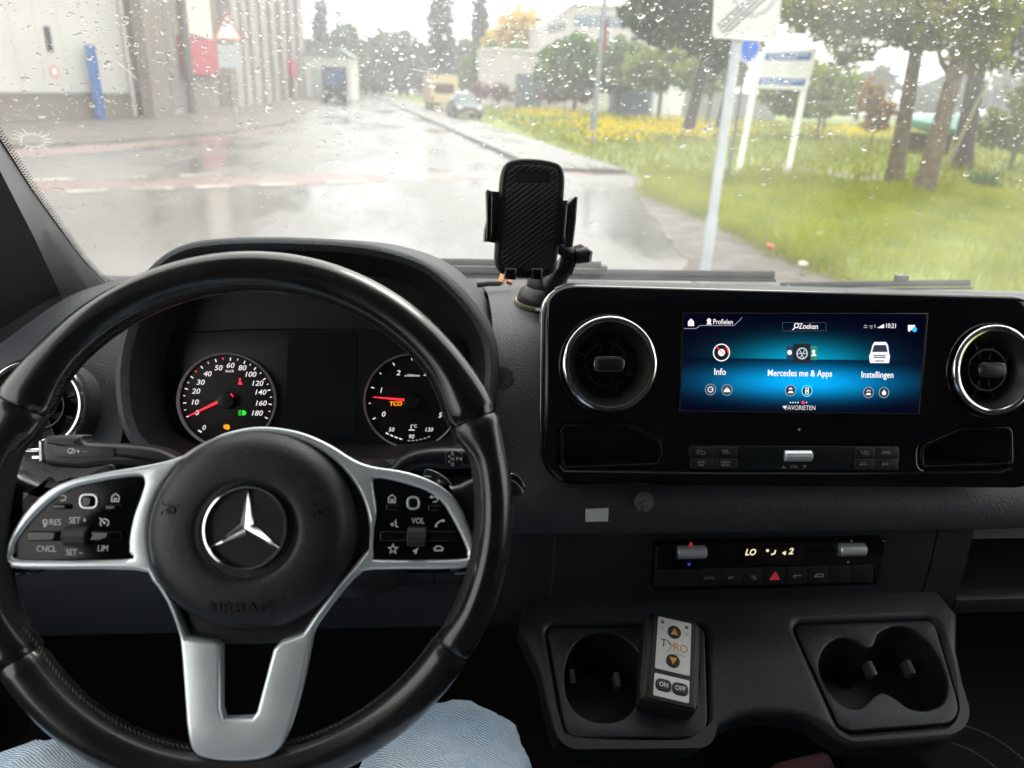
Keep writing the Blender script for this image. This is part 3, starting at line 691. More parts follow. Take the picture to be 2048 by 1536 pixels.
# info board with two slanted white posts
YI = 19.5
e0, e1 = at_y(1478, 338, YI), at_y(1570, 364, YI-1.5); e1.z = 0
e0g, e1g = at_z(1478, 338), at_z(1570, 364)
fI = Frame((e0g.x, e0g.y, 0), (e1g.x-e0g.x, e1g.y-e0g.y, 0), (0, 0, 1))
if fI.z.y > 0: fI = Frame((e1g.x, e1g.y, 0), (e0g.x-e1g.x, e0g.y-e1g.y, 0), (0, 0, 1))
# use a board facing the van instead of the steep ground line
mid = (e0g+e1g)/2; YI = mid.y
fI = Frame((0, YI, 0), (1, 0, 0), (0, 0, 1))
tl, trr, brr, bll = fI.p(1526, 98), fI.p(1636, 98), fI.p(1617, 181), fI.p(1517, 176)
cx = (tl[0]+trr[0])/2
t = thing('info_board', 'white information board with two blue bands on two white posts', 'sign', loc=(cx, YI, 0))
def io(o): o.rotation_euler = (R(90), 0, 0); return o
def I(px, py): q = fI.p(px, py); return (q[0]-cx, q[1])
M_BOARD = mat('board_white', (.86, .86, .85), .35, vary=.04, vscale=3.); M_BBLUE = mat('board_blue', (.01, .10, .42), .4)
for a, c_ in (((1521, 120), (1480, 338)), ((1624, 110), (1573, 366))):
    u0, v0 = I(*a); u1, v1 = I(*c_); k = (v0-.0)/(v0-v1); ub, vb = u0+(u1-u0)*k, 0.
    io(tube('post', [(ub, vb, -.06), (u0+(u0-ub)*.06, v0*1.06, -.06)], .085, M_BOARD, t, 14))
io(slab('panel', [rounded([I(1526, 98), I(1634, 98), I(1612, 181), I(1508, 176)], .03)], .03, .08, .008, M_BOARD, t))
io(slab('blue_band', [[I(1530, 106), I(1622, 105), I(1617, 121), I(1525, 121)]], .0805, .085, 0, M_BBLUE, t))
io(slab('blue_band', [[I(1518, 155), I(1609, 158), I(1605, 172), I(1513, 170)]], .0805, .085, 0, M_BBLUE, t))
for a_, b_, y_ in ((1534, 1570, 110), (1576, 1614, 110), (1532, 1590, 116), (1520, 1556, 161), (1564, 1602, 162), (1518, 1580, 167)):
    io(strokes('band_print', [[I(a_, y_), I(b_, y_)]], .022, .0852, M_BOARD, t, .001))
for k in range(5):
    y = 127+k*5.4
    io(strokes('small_print', [[I(1524-k, y), I(1560+7*(k % 2)-k, y)], [I(1575-k, y), I(1604-5*(k % 3)-k, y)]], .018, .0805, mat('print_grey', (.5, .45, .45), .6), t, .001))
# teal tarpaulin covered boat behind the trees
p = at_y(1872, 250, 34)
t = thing('covered_boat', 'teal and blue covered boat between the leaning trunks', 'boat', loc=(p.x, 34, 0))
secs = []
for k in range(7):
    s = k/6; hw = .95*math.sin(.25+s*1.3); z0 = 1.15-.35*s
    secs.append([Vector((-2.2+s*3.2, a*hw, z0+(.75*s+.12)*(1-a*a))) for a in (-1, -.6, 0, .6, 1)]+[Vector((-2.2+s*3.2, a*hw*.7, .9-.4*s)) for a in (.9, 0, -.9)])
secs = [[Vector((q.x*.62, q.y, q.z+.35)) for q in s] for s in secs]
loft('cover', secs, mat('tarp_teal', (.16, .36, .31), .5, vary=.1), t, closed=True, cap=True)
box('transom', (.63, -.85, .78), (.98, .85, 1.62), mat('tarp_blue', (.04, .18, .32), .5), t, .08)
for s in (-.7, .4): box('trestle', (s-.1, -.7, 0), (s+.1, .7, .95), M_BARKD, t)
# litter
for i, (px, py, c, lab) in enumerate([(1541, 495, (.7, .12, .12), 'crumpled red wrapper at the edge of the grass'), (1605, 530, (.6, .55, .5), 'pale crumpled paper in the grass edge near the wiper'), (1637, 470, (.6, .45, .35), 'small tan wrapper lying in the near grass')]):
    p = at_z(px, py, .1); bm = bmesh.new(); bmesh.ops.create_icosphere(bm, subdivisions=2, radius=.055)
    for v in bm.verts: v.co *= 1+.6*noise.noise(v.co*25+Vector((i*9, 0, 0))); v.co.z *= .55
    o = from_bm('litter', bm, mat('litter%d' % i, c, .6), None, 20); o.location = (p.x, p.y, .12); tag(o, lab, 'litter')

# ------------------------------------------------------------------ vehicles
M_TYRE = mat('tyre', (.02, .02, .022), .7); M_RIM = mat('wheel_rim', (.35, .36, .37), .35, metal=.7); M_GLASSV = mat('vehicle_glass', (.10, .15, .15), .06)
M_CHR = mat('chrome_ext', (.6, .6, .6), .2, metal=1.); M_LAMP = mat('headlamp', (.75, .76, .74), .1); M_BLACKP = mat('black_plastic_ext', (.025, .025, .027), .5)
def wheel(t, x, y, r=.31, wd=.2):
    o = lathe('wheel', [(r*.5, -wd/2), (r*.92, -wd/2), (r, -wd/2+.03), (r, wd/2-.03), (r*.92, wd/2), (r*.5, wd/2)], (0, 0, 0), M_TYRE, t, 24); o.location = (x, y, r); o.rotation_euler = (0, R(90), 0)
    o2 = lathe('rim', [(0, -.06), (r*.5, -.09), (r*.6, -.085), (r*.6, .085), (r*.5, .09), (0, .06)], (0, 0, 0), M_RIM, o, 20)
def shell(name, prof, xs, m, t):   # side profile (y,z) swept over x with inset and drop per station
    return loft(name, [[Vector((x, y*(1 if y < 0 else 1)+(iy if y < cy_ else -iy), z*sz+oz)) for y, z in prof] for x, iy, sz, oz, cy_ in xs], m, t, closed=True, cap=True)
def sedan(label, loc, rz):
    t = thing('parked_car', label, 'car', loc=loc, rz=rz); m = mat('car_paint', (.035, .048, .058), .42, metal=.2, coat=.1)
    low = spline([(-2.1, .30), (-2.14, .5), (-2.08, .68), (-1.9, .76), (-.85, .93), (.9, .98), (1.9, .92), (2.1, .8), (2.12, .45), (2.0, .28), (0, .25)], 4)
    X = .84
    shell('body', low, [(-X, .18, .92, .03, 0), (-X+.05, .06, .98, .01, 0), (-X+.16, 0, 1, 0, 0), (X-.16, 0, 1, 0, 0), (X-.05, .06, .98, .01, 0), (X, .18, .92, .03, 0)], m, t)
    cab = [(-1.0, .90), (-.35, 1.38), (.2, 1.44), (.85, 1.38), (1.45, .94)]
    loft('roof', [[Vector((s*xx, y, z)) for y, z in cab] for s, xx in ((-1, .56), (-.6, .6), (.6, .6), (1, .56))][0:0] or [[Vector((x, y*(1-.04*abs(x)), z-.05*abs(x)**3)) for y, z in [(-.36, 1.37), (.2, 1.45), (.86, 1.37), (.86, 1.33), (.2, 1.40), (-.36, 1.33)]] for x in (-.58, -.4, 0, .4, .58)], m, t, closed=True, cap=True)
    def quad(name, pts, mm): 
        c = sum((Vector(p) for p in pts), Vector())/len(pts)
        n = (Vector(pts[1])-Vector(pts[0])).cross(Vector(pts[2])-Vector(pts[0])).normalized()*.03
        loft(name, [[Vector(p) for p in pts], [Vector(p)-n for p in pts]], mm, t, closed=True, cap=True)
    quad('windscreen', [(-.70, -.98, .915), (.70, -.98, .915), (.555, -.37, 1.345), (-.555, -.37, 1.345)], M_GLASSV)
    quad('rear_window', [(.68, 1.42, .95), (-.68, 1.42, .95), (-.55, .86, 1.34), (.55, .86, 1.34)], M_GLASSV)
    for s in (-1, 1):
        quad('side_window', [(s*.79, -.9, .94), (s*.79, 1.3, .98), (s*.585, .83, 1.34), (s*.585, -.36, 1.34)], M_GLASSV)
        tube('pillar', [(s*.73, -1.02, .9), (s*.575, -.36, 1.38)], .03, m, t, 8)
        lathe('headlight', [(0, 0), (.13, 0), (.12, .04), (0, .06)], (0, 0, 0), M_LAMP, t, 16, sx=1.3).matrix_local = Matrix.Translation((s*.58, -2.07, .62)) @ Matrix.Rotation(R(90), 4, 'X')
        wheel(t, s*.74, -1.32); wheel(t, s*.74, 1.3)
        box('mirror', (s*.86-.09, -.85, .95), (s*.86+.09, -.75, 1.07), m, t, .02)
    box('grille', (-.36, -2.16, .5), (.36, -2.08, .66), M_BLACKP, t, .02)
    box('bumper', (-.80, -2.2, .26), (.80, -2.05, .46), M_BLACKP, t, .04)
    box('number_plate', (-.26, -2.225, .36), (.26, -2.205, .47), mat('plate', (.72, .62, .3), .4), t)
    t.scale = (1.06, 1.06, 1.06)
    return t
pc = at_z(930, 240); sedan('grey green car parked on the right beside the cream camper', (pc.x, pc.y+2, .02), R(6.8))
# cream camper van (rear view)
pv = at_z(888, 223)
t = thing('camper_van', 'cream camper with a brown rear window parked behind the grey car', 'camper', loc=(pv.x, pv.y, .02), rz=R(6.8))
M_CREAM = mat('cream_paint', (.62, .50, .30), .4, vary=.06)
pr = rounded([(-1.12, .55), (1.12, .55), (1.12, 2.75), (-1.12, 2.75)], .18)
loft('body', [[Vector((a, y, c)) for a, c in pr] for y in (0, 5.6)], M_CREAM, t, closed=True, cap=True)
slab('rear_window', [rect(-.8, 1.35, .8, 2.1, .12)], 0, .03, .008, mat('camper_glass', (.13, .075, .06), .12), t).rotation_euler = (R(90), 0, 0)
box('bumper', (-1.1, -.14, .4), (1.1, -.005, .62), M_BLACKP, t, .03); box('number_plate', (-.26, -.17, .45), (.26, -.145, .57), mat('plate', (.72, .62, .3), .4), t)
for s in (-1, 1): box('tail_light', (s*.95-.09, -.04, .72), (s*.95+.09, -.005, 1.1), mat('tail_red', (.35, .02, .02), .3), t); wheel(t, s*.9, 1.2); wheel(t, s*.9, 4.4)
box('cab', (-1.0, 5.605, .5), (1.0, 7.2, 1.9), M_CREAM, t, .15)
# dark truck at the left of the street (front view)
pk = at_z(671, 207)
t = thing('truck', 'dark truck with tall blue windscreen at the end of the street', 'truck', loc=(pk.x, pk.y, .02), rz=R(7))
MD = mat('truck_dark', (.015, .015, .017), .45, vary=.2)
box('cab', (-1.0, .4, .5), (1.0, 2.3, 2.95), MD, t, .12); box('bonnet', (-.95, -.3, .5), (.95, .45, 1.35), MD, t, .1)
box('windscreen', (-.85, .36, 1.45), (.85, .399, 2.75), mat('truck_glass', (.06, .10, .2), .06), t)
box('cargo_box', (-1.1, 2.4, .7), (1.1, 7, 3.1), mat('truck_box', (.10, .10, .10), .6), t)
box('grille', (-.6, -.36, .7), (.6, -.305, 1.15), M_BLACKP, t); box('bumper', (-1.0, -.5, .32), (1.0, -.31, .6), MD, t, .04); box('number_plate', (-.26, -.53, .4), (.26, -.505, .52), mat('plate', (.72, .62, .3), .4), t)
for s in (-1, 1): box('headlight', (s*.78-.12, -.37, .8), (s*.78+.12, -.305, 1.02), M_LAMP, t); wheel(t, s*.85, .6, .42, .3); wheel(t, s*.85, 5.4, .42, .3)
# ================================================================== VAN INTERIOR
M_DASH = mat('dash_grain', (.034, .0395, .0475), .58, dust=.35, bump=.55, bscale=420., vary=.08, vscale=5.)
M_DASHL = mat('dash_lower', (.0105, .0140, .0190), .50, dust=.25, bump=.35, bscale=520., vary=.08, vscale=5.)
M_HOOD = mat('hood_inner', (.0055, .0055, .007), .6)
M_GLOSS = mat('piano_black', (.003, .0035, .0048), .04, spec=.4, dust=.05, rvary=.025, vscale=12.)
M_BLK = mat('black_plastic', (.0060, .0078, .0105), .4, bump=.15, bscale=900.)
M_VOID = mat('deep_black', (.004, .004, .005), .7)
M_CHROME = mat('chrome', (.72, .74, .76), .12, metal=1.)
M_SATIN = mat('satin_silver', (.78, .85, .89), .32, metal=.6, rvary=.05, vscale=30.)
M_LEATH = mat('rim_leather', (.006, .0062, .007), .24, coat=.4, bump=.08, bscale=700., rvary=.07, vscale=18.)
M_LEATHR = mat('rim_leather_worn', (.008, .0082, .009), .28, coat=.3, bump=.10, bscale=800., rvary=.08, vscale=22.)
M_COVER = mat('airbag_skin', (.0058, .0076, .0108), .50, dust=.2, bump=.22, bscale=620., bkind='voronoi')
M_PRINT = mat('print_white', (.82, .83, .84), .5)
M_PRINTD = mat('print_dim', (.48, .485, .49), .5)
M_PILLAR_LIT = mat('pillar_fabric_lit', (.19, .192, .20), .75, bump=.5, bscale=900., bkind='noise')  # window light on the front strip is put into this paler fabric colour
M_STITCH = mat('stitch_thread', (.06, .06, .062), .7)
XL, XR = -.66, 1.20
# ------------------------------------------------------------------ dashboard
dash = thing('dashboard', 'dark grey grained dashboard running across the cabin', 'dashboard', loc=(0, 0, 0))
TOP = [(1.30, 1.53), (1.10, 1.575), (.97, 1.60), (.88, 1.610), (.825, 1.606), (.785, 1.592), (.750, 1.570), (.720, 1.540), (.695, 1.510), (.672, 1.487), (.652, 1.472), (.640, 1.462), (.634, 1.45), (.632, 1.43), (.636, 1.422), (.65, 1.418), (.70, 1.416)]
def strip(name, x0, x1, prof, m, nx=2, round0=0., round1=0.):
    secs = []
    for k in range(nx+1):
        x = x0+(x1-x0)*k/nx
        secs.append([Vector((x, y, z)) for y, z in prof])
    return loft(name, secs, m, dash, ang=35)
lpad = strip('left_pad', XL, -.315, TOP, M_DASH, 24)
for v in lpad.data.vertices:
    q_ = max(0., -.40-v.co.x); v.co.z -= (.85*q_*q_/(q_+.05))*max(0., min(1., (v.co.z-1.42)/.15))
strip('centre_pad', .065, XR, TOP, M_DASH, 10)
BAY = [(1.30, 1.53), (1.10, 1.575), (.97, 1.595), (.90, 1.59), (.84, 1.56), (.835, 1.50), (.80, 1.465), (.73, 1.462), (.70, 1.455), (.690, 1.42), (.70, 1.416)]
strip('cluster_bay', -.3148, .0648, BAY, M_HOOD, 2)
# lower panels with open joints between them
LOW = [(.70, 1.4155), (.672, 1.412), (.662, 1.404), (.657, 1.36), (.655, 1.30), (.660, 1.285), (.70, 1.275), (.90, 1.24)]
def lowx(px): return at_y(px, 1150, .657).x
xa, xb, xc = lowx(1105), lowx(1854), lowx(1926)
def panel_strip(name, x0, x1, prof=LOW): 
    o = strip(name, x0+.001, x1-.001, prof, M_DASHL, 2)
    return o
panel_strip('knee_panel', XL, xa); panel_strip('centre_panel', xa, xb); panel_strip('glove_panel', xb, xc)
# storage opening at the right
zt_, zb_ = at_y(1980, 1088, .657).z, at_y(1980, 1192, .657).z
panel_strip('glove_panel', xc, XR, [(.70, 1.4155), (.672, 1.412), (.662, zt_+.004), (.672, zt_)])
panel_strip('glove_panel', xc, XR, [(.70, zb_), (.662, zb_), (.656, zb_-.004), (.655, 1.30), (.66, 1.285), (.70, 1.275), (.90, 1.24)])
strip('storage_back', xc-.002, XR, [(.67, zt_+.001), (.86, zt_), (.86, zb_), (.67, zb_+.0005)], M_VOID)
from_data('storage_side', [(xc, .66, zt_), (xc, .86, zt_), (xc, .86, zb_), (xc, .66, zb_)], [(0, 1, 2, 3)], M_BLK, dash)
strip('under_skirt', XL, XR, [(.90, 1.239), (1.0, 1.1), (1.05, .9), (1.05, .72)], M_VOID)
# small tower behind the console so it is not floating
box('console_mount', (.125, .70, 1.47), (.60, .80, 1.655), M_BLK, dash, .02)
# ------------------------------------------------------------------ instrument hood and cluster
CL = tilted(at_depth(640, 800, .76), R(22))
OPEN = [(268, 661), (258, 700), (252, 760), (262, 840), (296, 893), (360, 918), (500, 925), (700, 922), (850, 916), (928, 882), (962, 815), (973, 735), (961, 668), (918, 604), (853, 545), (780, 517), (700, 503), (560, 496), (440, 499), (365, 513), (312, 553), (282, 606)]
WO = .06
op = clean(spline(CL.pts(OPEN, WO), 4))
if area2(op) < 0: op = op[::-1]
hood = thing('instrument_hood', 'arched dark grey hood over the instrument cluster', 'hood', CL)
def ring(d, w, fl=None):
    l = offset(op, -d)
    return [Vector((x, y, w)) for x, y in l]
def hood_sec(d, w, top_drop=0.):
    return ring(d, w)
secs = [ring(-.012, -.012), ring(-.005, .03), ring(-.001, .055), ring(.001, .0605), ring(.004, .063), ring(.008, .0615), ring(.0115, .055), ring(.0135, .045), ring(.016, .02), ring(.021, -.03), ring(.03, -.09), ring(.05, -.15)]
loft('inner_wall', secs[:3], M_HOOD, hood, closed=True)
loft('shell', secs[2:], M_DASH, hood, closed=True, ang=60)
ic = thing('instrument_cluster', 'instrument cluster with two dark round gauges and red needles', 'instrument cluster', CL)
slab('face_plate', [offset(op, -.004)], -.022, -.010, 0, mat('cluster_face', (.006, .0058, .007), .45), ic)
lens_l = CL.pts([(300, 680), (420, 662), (560, 657), (860, 662), (930, 690), (938, 800), (915, 880), (760, 905), (520, 905), (340, 890), (296, 820)], -.004)
slab('inner_bezel', [spline(lens_l, 3)], -.0099, -.005, .002, mat('cluster_bezel', (.0055, .0058, .007), .35), ic)
slab('centre_display', [rounded(CL.pts([(577, 662), (713, 664), (712, 876), (570, 876)], -.004), .004)], -.0048, -.0036, 0, mat('dead_lcd', (.007, .010, .013), .22), ic)
E_W = emis('dial_white', (1, .93, .95), .32); E_R = emis('needle_red', (1, .02, .05), .55); E_O = emis('tell_orange', (1, .30, .0), .5); E_G = emis('tell_green', (.02, .8, .05), .4); E_D = emis('dial_dim', (.8, .75, .75), .12)
def gauge(c, rpx, nums, mids, red):
    cu, cv = CL.p(*c, 0); rr = abs(CL.p(c[0]+rpx, c[1], 0)[0]-cu)
    g = lathe('gauge', [(0, -.0040), (rr*.955, -.0040), (rr*.965, -.003), (rr*.972, -.0034)], (cu, cv), mat('dial_black', (.005, .005, .006), .3), ic, 64)
    lathe('chrome_ring', [(rr*.968, -.0045), (rr*.968, .001), (rr*.98, .0035), (rr*.988, .0042), (rr*.998, .003), (rr, -.0045)], (cu, cv), mat('gauge_ring', (.55, .56, .58), .35, metal=.2), g, 72)
    lathe('hub_cap', [(0, .006), (.008, .0055), (.009, 0), (.009, -.0039)], (cu, cv), mat('hub_black', (.01, .01, .011), .25), g, 24)
    wz = -.0038; angs = []
    for s, x, y in nums:
        u, v = CL.p(x, y, 0); a = math.atan2(v-cv, u-cu); angs.append(a)
        text('numeral', s, .0076, (u, v), wz, E_W, g, rot=0, shear=.2, bold=.00005, sx=1.08)
    pl = []
    for a in angs: pl.append([(cu+rr*.84*math.cos(a), cv+rr*.84*math.sin(a)), (cu+rr*.905*math.cos(a), cv+rr*.905*math.sin(a))])
    strokes('tick_marks', pl, .0011, wz, E_W, g)
    pl = []
    for a, b_ in zip(angs, angs[1:]):
        if a < b_: a += 2*math.pi
        a2 = (a+b_)/2; pl.append([(cu+rr*.865*math.cos(a2), cv+rr*.865*math.sin(a2)), (cu+rr*.905*math.cos(a2), cv+rr*.905*math.sin(a2))])
    strokes('minor_ticks', [p for i, p in enumerate(pl) if i not in red], .0008, wz, E_W, g)
    rp = [p for i, p in enumerate(pl) if i in red]
    if rp: strokes('red_ticks', rp, .0011, wz, E_R, g)
    return g, cu, cv, rr
def needle(g, tip, tail):
    a, b_ = Vector(CL.p(*tip, .004)), Vector(CL.p(*tail, .004)); d = (b_-a).normalized(); n = Vector((-d.y, d.x))
    slab('needle', [[tuple(a+n*.0004), tuple(a-n*.0004), tuple(b_-n*.0019), tuple(b_+n*.0019)]], .0032, .0052, .0002, E_R, g)
g1, cu, cv, rr = gauge((453.5, 801), 98, [('0', 391, 826), ('10', 386, 805), ('20', 389, 783), ('30', 398, 765), ('40', 412, 748), ('50', 434, 736), ('60', 458, 731), ('80', 482, 736), ('100', 498, 749), ('120', 512, 767), ('140', 518, 785), ('160', 519, 807), ('180', 511, 827)], 0, {3, 5})
needle(g1, (377, 832), (465, 790))
text('unit_text', 'km/h', .0042, CL.p(457, 742), -.0038, E_W, g1, shear=.2)
text('numeral', '0', .0075, CL.p(405, 856), -.0038, E_W, g1, shear=.2); strokes('fuel_mark', [CL.pts([(394, 861), (401, 865)])], .0015, -.0038, E_W, g1)
P_ = lambda l: CL.pts(l)
flats('seat_belt_light', [P_([(474, 769), (476, 763), (478, 760), (480, 763), (483, 769)]), circ(*CL.p(478, 758), .0011, n=10)], -.0038, E_R, g1)
flats('headlamp_light', [spline(P_([(483, 821), (488, 822), (491, 826), (488, 830), (483, 831)]), 3)], -.0038, E_G, g1)
strokes('headlamp_rays', [P_([(475, 822), (481, 822)]), P_([(474, 826), (481, 826)]), P_([(475, 830), (481, 830)])], .0009, -.0038, E_G, g1)
flats('engine_light', [P_([(445, 851), (450, 849), (456, 850), (458, 856), (455, 860), (449, 859), (445, 856)])], -.0038, E_O, g1)
g2, cu, cv, rr = gauge((824, 802.5), 95, [('0', 766, 829), ('1', 761, 781), ('2', 796, 746), ('3', 850, 747), ('4', 884, 785), ('5', 880, 831)], 0, {4})
needle(g2, (746, 794), (839, 803))
text('unit_text', 'x1000/min', .0038, CL.p(824, 751), -.0038, E_W, g2, shear=.2)
text('tachograph_text', 'TCO', .0062, CL.p(791, 808), -.0038, E_O, g2, shear=.1, bold=.0002)
for s, x, y in (('50', 782, 860), ('90', 822, 874), ('130', 857, 860)): text('numeral', s, .0062, CL.p(x, y), -.0038, E_W, g2, shear=.2)
text('unit_text', '°C', .0048, CL.p(829, 853), -.0038, E_W, g2)
strokes('coolant_icon', [P_([(822, 850), (822, 859)]), P_([(817, 861), (820, 860), (823, 861), (826, 860), (829, 861)])], .0009, -.0038, E_W, g2)
strokes('temperature_bar', [P_([(771+k*9, 866+k*4.6-(k*k*.3)), (777+k*9, 869+k*4.4-(k*k*.3))]) for k in range(4)], .0013, -.0038, E_W, g2)
strokes('temperature_bar', [P_([(815+k*8, 882-(k*k*.25)), (820+k*8, 882-(k*k*.35))]) for k in range(6)], .0012, -.0038, E_D, g2)

# ------------------------------------------------------------------ centre console (screen, vents, keys)
CO = tilted(at_depth(1590, 770, .735), R(20))
con = thing('centre_console', 'glossy black centre console with touch screen and two round vents', 'console', CO)
oc = [CO.p(1090, 566), CO.p(2088, 592), CO.p(2090, 978), CO.p(1086, 970)]
v1c, v2c = CO.p(1218, 728), CO.p(1984, 740)
rv = .0455
cubL = rounded(CO.pts([(1122, 852), (1262, 850), (1322, 886), (1322, 930), (1122, 938)]), .007)
cubR = rounded(CO.pts([(1842, 893), (1928, 856), (2022, 856), (2024, 930), (1842, 936)]), .007)
slab('fascia', [rounded(oc, .034, 8), circ(*v1c, rv, n=56), circ(*v2c, rv, n=56), cubL, cubR], -.022, 0, .006, M_GLOSS, con, seg=4)
slab('edge_trim', [rounded([(p[0]*1.0035, p[1]*1.006) for p in oc], .0345, 8), rounded([(p[0]*.985, p[1]*.97) for p in oc], .030, 8)], -.03, -.0225, .003, M_CHROME, con)
strokes('lower_trim', [CO.pts([(1118, 930), (1128, 942), (1400, 946), (1700, 947), (2000, 944), (2022, 936)])], .0016, .0001, M_CHROME, con, .0008)
for cub in (cubL, cubR):
    ii = offset(cub if area2(cub) > 0 else cub[::-1], .001)
    q = from_data('cubby', [(x, y, -.001) for x, y in ii]+[(x*.985+.015*sum(p[0] for p in ii)/len(ii), y, -.05) for x, y in ii],
                  [(k, (k+1) % len(ii), len(ii)+(k+1) % len(ii), len(ii)+k) for k in range(len(ii))]+[tuple(range(len(ii), 2*len(ii)))], mat('cubby_black', (.008, .008, .010), .3), con)
    slab('cubby_rim', [offset(ii, -.002), offset(ii, .0012)], -.001, .0012, .0006, M_GLOSS, con)
def vent(c, par, fr_w=0.):
    v = lathe('air_vent', [(rv-.0005, -.03), (rv-.0005, .001), (rv+.0005, .004)], c, M_BLK, par, 56)
    lathe('chrome_ring', [(rv+.0002, -.001), (rv+.0022, .004), (rv+.0008, .0062), (rv-.0010, .0068), (rv-.0016, .0052), (rv-.0026, .0072), (rv-.0042, .0066), (rv-.0046, .002)], c, M_CHROME, v, 72, ang=60)
    lathe('inner_cone', [(rv-.0046, .005), (rv-.011, -.006), (rv-.0135, -.010), (rv-.0135, -.03), (0, -.03)], c, mat('vent_black', (.010, .011, .012), .35), v, 56)
    lathe('slat_ring', [(.021, -.006), (.0222, -.006), (.0222, -.02), (.021, -.02)], c, M_BLK, v, 40, close=True)
    for k in range(8):
        a = R(22.5+45*k); e = Vector((math.cos(a), math.sin(a))); n = Vector((-e.y, e.x))*.0006
        l = [Vector(c)+e*.012+n, Vector(c)+e*.012-n, Vector(c)+e*.0315-n, Vector(c)+e*.0315+n]
        slab('slat', [[tuple(q) for q in l]], -.022, -.0105, .0003, M_BLK, v, seg=1)
    kb = [(c[0]+x, c[1]+y) for x, y in rect(-.0145, -.0068, .0145, .0068, .0066, 6)]
    slab('knob', [kb], -.02, .004, .0025, M_BLK, v); slab('knob_trim', [offset(kb, -.0008), offset(kb, .0004)], -.002, .0012, .0003, M_CHROME, v)
    return v
vent(v1c, con); vent(v2c, con)
# screen
E_S = emis('screen_white', (1, .95, .97), .40); E_S2 = emis('screen_grey', (.7, .8, .9), .16)
def screen_mat():
    m = bpy.data.materials.new('screen_glow'); m.use_nodes = True; t = m.node_tree; b_ = t.nodes['Principled BSDF']
    b_.inputs['Base Color'].default_value = (.004, .004, .006, 1); b_.inputs['Roughness'].default_value = .06
    tcn = t.nodes.new('ShaderNodeTexCoord'); sp = t.nodes.new('ShaderNodeSeparateXYZ'); t.links.new(tcn.outputs['Generated'], sp.inputs[0])
    def N(op, a, b2=None, clamp=False):
        n = t.nodes.new('ShaderNodeMath'); n.operation = op; n.use_clamp = clamp
        for i, q in enumerate((a, b2)):
            if q is None: continue
            if isinstance(q, (int, float)): n.inputs[i].default_value = q
            else: t.links.new(q, n.inputs[i])
        return n.outputs[0]
    X, Y = sp.outputs['X'], sp.outputs['Y']
    def gauss(v, c, s): q = N('DIVIDE', N('SUBTRACT', v, c), s); return N('POWER', 2.718, N('MULTIPLY', N('MULTIPLY', q, q), -1))
    up = N('GREATER_THAN', Y, .535)
    dn = N('SUBTRACT', 1, up)
    lo = N('MULTIPLY', N('MULTIPLY', gauss(Y, .31, .13), gauss(X, .5, .29)), dn)
    hi = N('MULTIPLY', N('MULTIPLY', gauss(Y, .50, .17), gauss(X, .49, .22)), up)
    cr = t.nodes.new('ShaderNodeCombineXYZ')
    t.links.new(N('MULTIPLY', lo, .0), cr.inputs[0])
    t.links.new(N('ADD', N('MULTIPLY', lo, .20), N('MULTIPLY', hi, .16)), cr.inputs[1])
    t.links.new(N('ADD', N('ADD', N('MULTIPLY', lo, .46), N('MULTIPLY', hi, .26)), .003), cr.inputs[2])
    t.links.new(cr.outputs[0], b_.inputs['Emission Color']); b_.inputs['Emission Strength'].default_value = .85
    return m
sq = CO.pts([(1367, 629), (1850, 630), (1834, 827), (1358, 821)])
scr = slab('screen', [sq], .0003, .0022, .0003, screen_mat(), con, seg=1)
sx_ = sorted(p[0] for p in sq); 
slab('screen_frame', [[(p[0]+(-.0016 if i in (0, 3) else .0016), p[1]+(.0016 if i < 2 else -.0016)) for i, p in enumerate(sq)], sq], .0002, .003, .0005, M_GLOSS, con)
SW = .0023
def S2(l): return CO.pts(l, SW)
def st(s, px, py, h, m=E_S, bold=0., sx=1.): return text('screen_text', s, h, CO.p(px, py, SW), SW, m, scr, bold=bold, ext=.00005, sx=sx)
st('Profielen', 1446, 644, .0072, sx=.8); st('Zoeken', 1617, 653, .0078, sx=.85); st('10:21', 1782, 652, .0068, sx=.85)
st('Info', 1440, 744, .0092, bold=.0001, sx=.9); st('Mercedes me & Apps', 1600, 747, .0092, bold=.0001, sx=.86); st('Instellingen', 1755, 750, .0092, bold=.0001, sx=.86)
st('FAVORIETEN', 1601, 816, .0066, sx=.85, m=emis('screen_soft', (1, .9, .95), .26))
flats('home_icon', [S2([(1376, 652), (1376, 643), (1382, 637), (1388, 643), (1388, 652)])], SW, emis('screen_pink', (1, .78, .78), .42), scr, .00005)
flats('profile_icon', [circ(*CO.p(1418, 641, SW), .0022, n=12), S2([(1413, 649), (1415, 645), (1421, 645), (1424, 649)])], SW, emis('screen_pink', (1, .78, .78), .42), scr, .00005)
strokes('tab_line', [S2([(1368, 657), (1392, 657), (1400, 651), (1468, 651), (1480, 640), (1484, 635)])], .0006, SW, E_S2, scr, .00005)
strokes('search_icon', [[(x, y) for x, y in circ(*CO.p(1593, 651, SW), .0022, n=14)+[circ(*CO.p(1593, 651, SW), .0022, n=14)[0]]], S2([(1590, 655), (1585, 660)])], .0009, SW, E_S, scr, .00005)
strokes('search_box', [S2([(1565, 645), (1652, 645), (1652, 662), (1565, 662), (1565, 645)])], .0003, SW, emis('screen_line', (.3, .4, .5), .08), scr, .00005)
flats('signal_icon', [S2([(1754, 656), (1768, 656), (1768, 648)])], SW, E_S, scr, .00005)
strokes('status_icons', [S2([(1727, 655), (1735, 655)]), S2([(1728, 651), (1734, 651)]), S2([(1738, 652), (1746, 652)]), S2([(1740, 656), (1745, 656)]), S2([(1750, 649), (1750, 656)])], .0009, SW, E_S2, scr, .00005)
